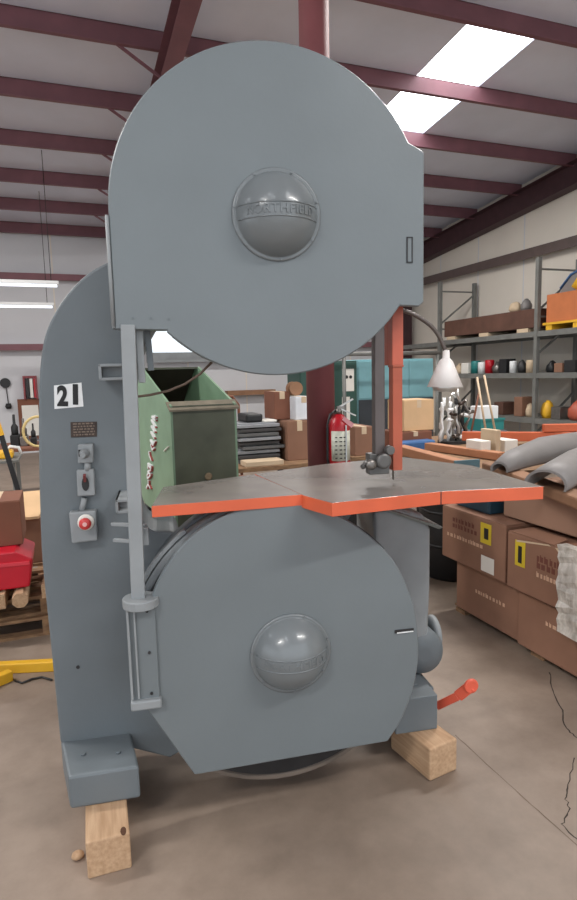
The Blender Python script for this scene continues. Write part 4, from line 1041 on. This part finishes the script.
# red tool rack on the wall, board below
a = hy(22, 376, 14.7); b = hy(38, 399, 14.7)
e = empty('tool_rack', ((a.x + b.x) / 2, 14.85, b.z), 0, 'small red wall rack of hanging tools on the left back wall', 'tool rack')
w = (b.x - a.x) / 2; h = a.z - b.z
MB().box(-w, w, -.05, .12, h * .9, h).box(-w, -w + .04, -.05, .12, 0, h * .9).box(w - .04, w, -.05, .12, 0, h * .9).build('frame', mat('rack_red', (126, 52, 58), .5), e)
for k in range(3): MB().box(-w * .6 + k * w * .55, -w * .6 + k * w * .55 + .06, -.04, .05, .03, h * .88).build('hanging_tool', [M_dark, M_paper, M_red][k], e)
a = hy(16, 400, 14.5); b = hy(44, 440, 14.5)
e = empty('notice_board', ((a.x + b.x) / 2, 14.9, b.z), 0, 'brown-framed board with pale sheet below the red tool rack', 'board'); w = (b.x - a.x) / 2; h = a.z - b.z
MB().box(-w, w, -.02, .09, 0, h).build('frame', M_carton3, e); MB().box(-w + .08, w - .08, -.03, -.021, .08, h - .14).build('sheet', M_paper, e)
a = hy(5, 383, 14.9)
e = empty('hanging_gauge', (a.x, 14.93, a.z - .5), 0, 'black round gauge with a drooping cord on the left back wall', 'gauge')
MB().lathe([(.11, 0), (.11, .05)], (0, .06, .5), '-y', 20).build('dial', M_black, e); MB().cyl((.03, .03, .0), (.01, .03, .4), .01, 6).build('cord', M_dark, e); MB().lathe([(.05, 0), (.07, .05), (.05, .12)], (.03, .0, -.08), 'z', 12).build('plug', M_black, e)
# bench with dark machine clutter and yellow hose
a = hy(-30, 447, 9.0); b = hy(43, 447, 9.0)
ZB = hy(20, 449, 9.0).z
table_('workbench', 'long bench with machine parts along the left back wall', 'bench', a.x, b.x + .2, 9.0, 10.0, ZB, M_carton3, M_dark)
def blob(name, lbl, cat, px0, px1, pt, Y, z0, m):
    x0, x1, y0, y1, z0, z1 = Ybox(px0, px1, pt, Y, z0, .3); r_ = (x1 - x0) / 2; h = z1 - z0
    mb = MB().box(x0, x1, Y, Y + .35, z0, z0 + h * .35).lathe([(r_ * .8, h * .35), (r_ * .85, h * .6), (r_ * .35, h * .7), (r_ * .3, h)], ((x0 + x1) / 2, Y + .17, z0), 'z', 12)
    return simple(name, lbl, cat, mb, m, bevel=.008)
blob('bench_vice', 'dark bench vice on the left bench', 'vice', 8, 17, 415, 9.35, ZB, M_black)
blob('bench_grinder', 'grey bench grinder in the middle of the left bench', 'grinder', 18, 26, 419, 9.35, ZB, M_steel)
blob('gear_motor', 'dark gear motor on the left bench beside the cream hose', 'motor', 29, 35, 424, 9.35, ZB, M_dark)
hc = hy(38, 424, 9.05)
mb = MB().tube([Vector((hc.x + .20 * math.cos(t), 9.08 + .02 * (k % 2), ZB + .22 + .21 * math.sin(t))) for k, t in enumerate([2 * PI * j / 26 for j in range(26)])], .02, 10, closed=True)
simple('coiled_hose', 'coiled cream hose standing on the left bench next to the saw column', 'hose', mb, M_cream)
# nearer small table with yellow item and white handle
zt4 = .80
a = hz(-25, 463, zt4); b = hz(17, 463, zt4)
table_('side_table', 'low grey steel table at the left edge with a yellow tool on it', 'table', a.x - .2, b.x, a.y, a.y + .8, zt4, M_rack, M_rack, .03, .04)
x0, x1, y0, y1, z0, z1 = Ybox(-15, 12, 449, a.y + .15, zt4, .3)
e = empty('power_tool', ((x0 + x1) / 2, a.y + .3, zt4), 0, 'yellow power tool with white curved handle on the low grey table', 'power tool')
w = (x1 - x0) / 2
MB().box(-w, w, -.12, .12, 0, (z1 - z0) * .7).build('body', M_yellow, e, .02); MB().tube([(w * .4, 0, (z1 - z0) * .7), (w * .8, 0, (z1 - z0) * 1.05), (w + .06, 0, (z1 - z0) * .9), (w + .08, 0, .03)], .018, 10).build('handle', M_white, e)
a = hy(3, 432, 7.0)
simple('yellow_hoist_bar', 'yellow and black slanted bar standing at the left edge above the low table', 'bar', MB().mat(0).bar((a.x - .1, 7.0, 1.45), (a.x - .02, 7.0, 1.1), .06, .06).mat(1).bar((a.x - .02, 7.0, 1.1), (a.x + .2, 7.0, .0), .05, .05), [M_yellow, M_black])
# pallet heap in front: pallets, lumber, cartons, red tote
g = hz(40, 641, 0)
px_, py_ = -.95, 4.15
def make_pallet(lbl, cx_, cy_, z, rz):
    p = empty('pallet', (cx_, cy_, z), rz, lbl, 'pallet', None)
    for x in (-.5, 0, .5): MB().box(x - .045, x + .045, -.5, .5, .02, .11).build('runner', M_pallet, p)
    for k in range(6): MB().box(-.55, .55, -.5 + k * .19, -.42 + k * .19, .11, .13).build('deck_board', M_pallet, p)
    for k in range(3): MB().box(-.55, .55, -.5 + k * .46, -.42 + k * .46, 0, .02).build('bottom_board', M_pallet, p)
    return p
rt = -.12
make_pallet('rough wooden pallet at the bottom of the heap left of the saw', rt - .55, 4.62, 0, 0)
make_pallet('second wooden pallet, stacked on the bottom one left of the saw', rt - .58, 4.64, .131, .05)
# timber offcuts stacked on the pallets
offs = [(-.76, 4.25, .263, .10, .5, .09, .0), (-.14, 4.36, .263, .10, .55, .09, -.05), (-.47, 4.25, .263, .12, .5, .095, .0), (-.13, 4.50, .355, .12, .35, .08, .0), (-.62, 4.3, .263, .12, .5, .10, .0), (-.50, 4.72, .263, .16, .3, .06, 0)]
olab = ['squared offcut farthest left under the red tote', 'long offcut nearest the saw column in the heap', 'wide offcut left of the octagonal block, under the red tote', 'short offcut resting on the long one nearest the saw column', 'squared offcut in the middle of three under the left of the red tote', 'flat offcut lying on the pallets behind the red tote']
for (x, y, z, w_, d_, h_, rz_), l_ in zip(offs, olab):
    o = oriented('timber_offcut', (x, y, z), rz_, (w_, d_, h_), M_wood, .004); tag(o, l_, 'timber', 'timber offcuts on the pallet heap')
oc = hy(20, 599, 3.98)
o = simple('octagonal_block', 'octagonal end of a light timber sticking out under the red tote', 'timber', MB().prism([(oc.x + .049 * math.cos(t), .312 + .049 * math.sin(t)) for t in [PI / 8 + k * PI / 4 for k in range(8)]], 3.97, 4.5), M_wood)
# red tote
a = hy(-30, 560, 4.05); b = hy(34, 556, 4.05)
rx1 = hy(34, 575, 4.05).x; rz0 = .366; rz1 = hy(10, 552, 4.05).z
e = empty('red_tote', (rx1 - .32, 4.25, rz0), 0, 'bright red plastic tote on the heap at the left edge', 'tote')
h = rz1 - rz0
MB().prism([(-.27, .0), (.29, .0), (.32, h * .75), (.22, h), (-.3, h)], -.2, .22).build('body', mat('tote_red', (190, 16, 40), .4, 0, .06), e, .012)
MB().bar((-.3, -.205, h * .72), (.3, -.205, h * .66), .012, .02).build('rim', mat('tote_rim', (214, 60, 74), .4), e)
# cartons behind the tote
zq = rz1 + .006
xq0 = hy(-30, 503, 4.3).x; xq1 = hy(21, 503, 4.3).x
carton('cardboard_carton', 'dark brown carton on the red tote at the left edge', 'cardboard box', xq0, xq1, 4.2, 4.6, rz1 + .002, hy(5, 502, 4.2).z, M_carton3)
xz = hy(27, 550, 4.9).x
carton('cardboard_carton', 'tall tan carton in the back of the heap beside the saw column', 'cardboard box', xz - .18, xz + .13, 4.95, 5.35, .262, hy(27, 520, 4.95).z, M_carton)
zz5 = hy(27, 520, 4.95).z + .006
mb = MB(); q0 = Vector((xz, 5.1, zz5))
mb.hexa([(xz - .20, 4.93, zz5), (xz + .10, 4.93, zz5), (xz + .16, 5.4, zz5), (xz - .2, 5.4, zz5), (xz - .20, 4.93, zz5 + .02), (xz + .10, 4.93, zz5 + .02), (xz + .20, 5.4, zz5 + .14), (xz - .2, 5.4, zz5 + .14)])
simple('cardboard_sheet', 'pale open cardboard flap lying on the tall tan carton', 'cardboard', mb, M_carton2)
# yellow floor bars
for (pa_, pb_, l_) in (((-20, 667), (60, 663), 'yellow steel bar on the floor running level to the saw column'), ((-20, 686), (11, 673), 'yellow steel bar on the floor slanting to the level one')):
    a = hz(pa_[0], pa_[1], .04); b = hz(pb_[0], pb_[1], .04)
    simple('yellow_bar', l_, 'bar', MB().bar((a.x, a.y, .03), (b.x, b.y, .03), .05, .06), M_yellow, 'yellow bars on the floor', bevel=.006)
simple('black_cord', 'thin black cord lying on the floor beside the yellow bars', 'cord', MB().tube([tuple(hz(x, y, .008).xy) + (.008,) for x, y in ((14, 680), (22, 683), (32, 679), (42, 677), (52, 680))], .006, 6), M_black)
# floor-level goods behind the saw (seen under the table through the gap)
# small stone by the timber
a = hz(78, 858, .0)
mb = MB().lathe([(.012, 0), (.02, .008), (.018, .018), (.006, .026)], (0, 0, 0), 'z', 10); mb.v = [(x * 1.1 + a.x, y + a.y, z) for x, y, z in mb.v]
simple('wood_chip', 'small pale lump on the floor left of the timber under the saw', 'wood chip', mb, M_wood)

# ================================================================== LIGHT
wd_ = bpy.data.worlds.new('world'); scene.world = wd_; wd_.use_nodes = True
bg = wd_.node_tree.nodes['Background']; bg.inputs['Color'].default_value = (.86, .93, 1.0, 1); bg.inputs['Strength'].default_value = 1.75
def area(name, loc, rot, sx, sy, power, col=(1, 1, 1)):
    l = bpy.data.lights.new(name, 'AREA'); l.shape = 'RECTANGLE'; l.size = sx; l.size_y = sy; l.energy = power; l.color = col
    o = bpy.data.objects.new(name, l); COL.objects.link(o); o.location = loc; o.rotation_euler = rot; return o
for i, (x, y) in enumerate([(-3, 4.1), (4.2, 4.1), (-3, 9.8), (4.5, 9.9), (-3.5, -1.6), (3.5, -1.6)]):
    area('bay_light', (x, y, 5.2), (0, 0, 0), 2.4, .3, 210, (1, .97, .93))
scene.view_settings.view_transform = 'Standard'; scene.view_settings.look = 'None'; scene.view_settings.gamma = 1; scene.view_settings.use_curve_mapping = False
scene.view_settings.exposure = 0.0
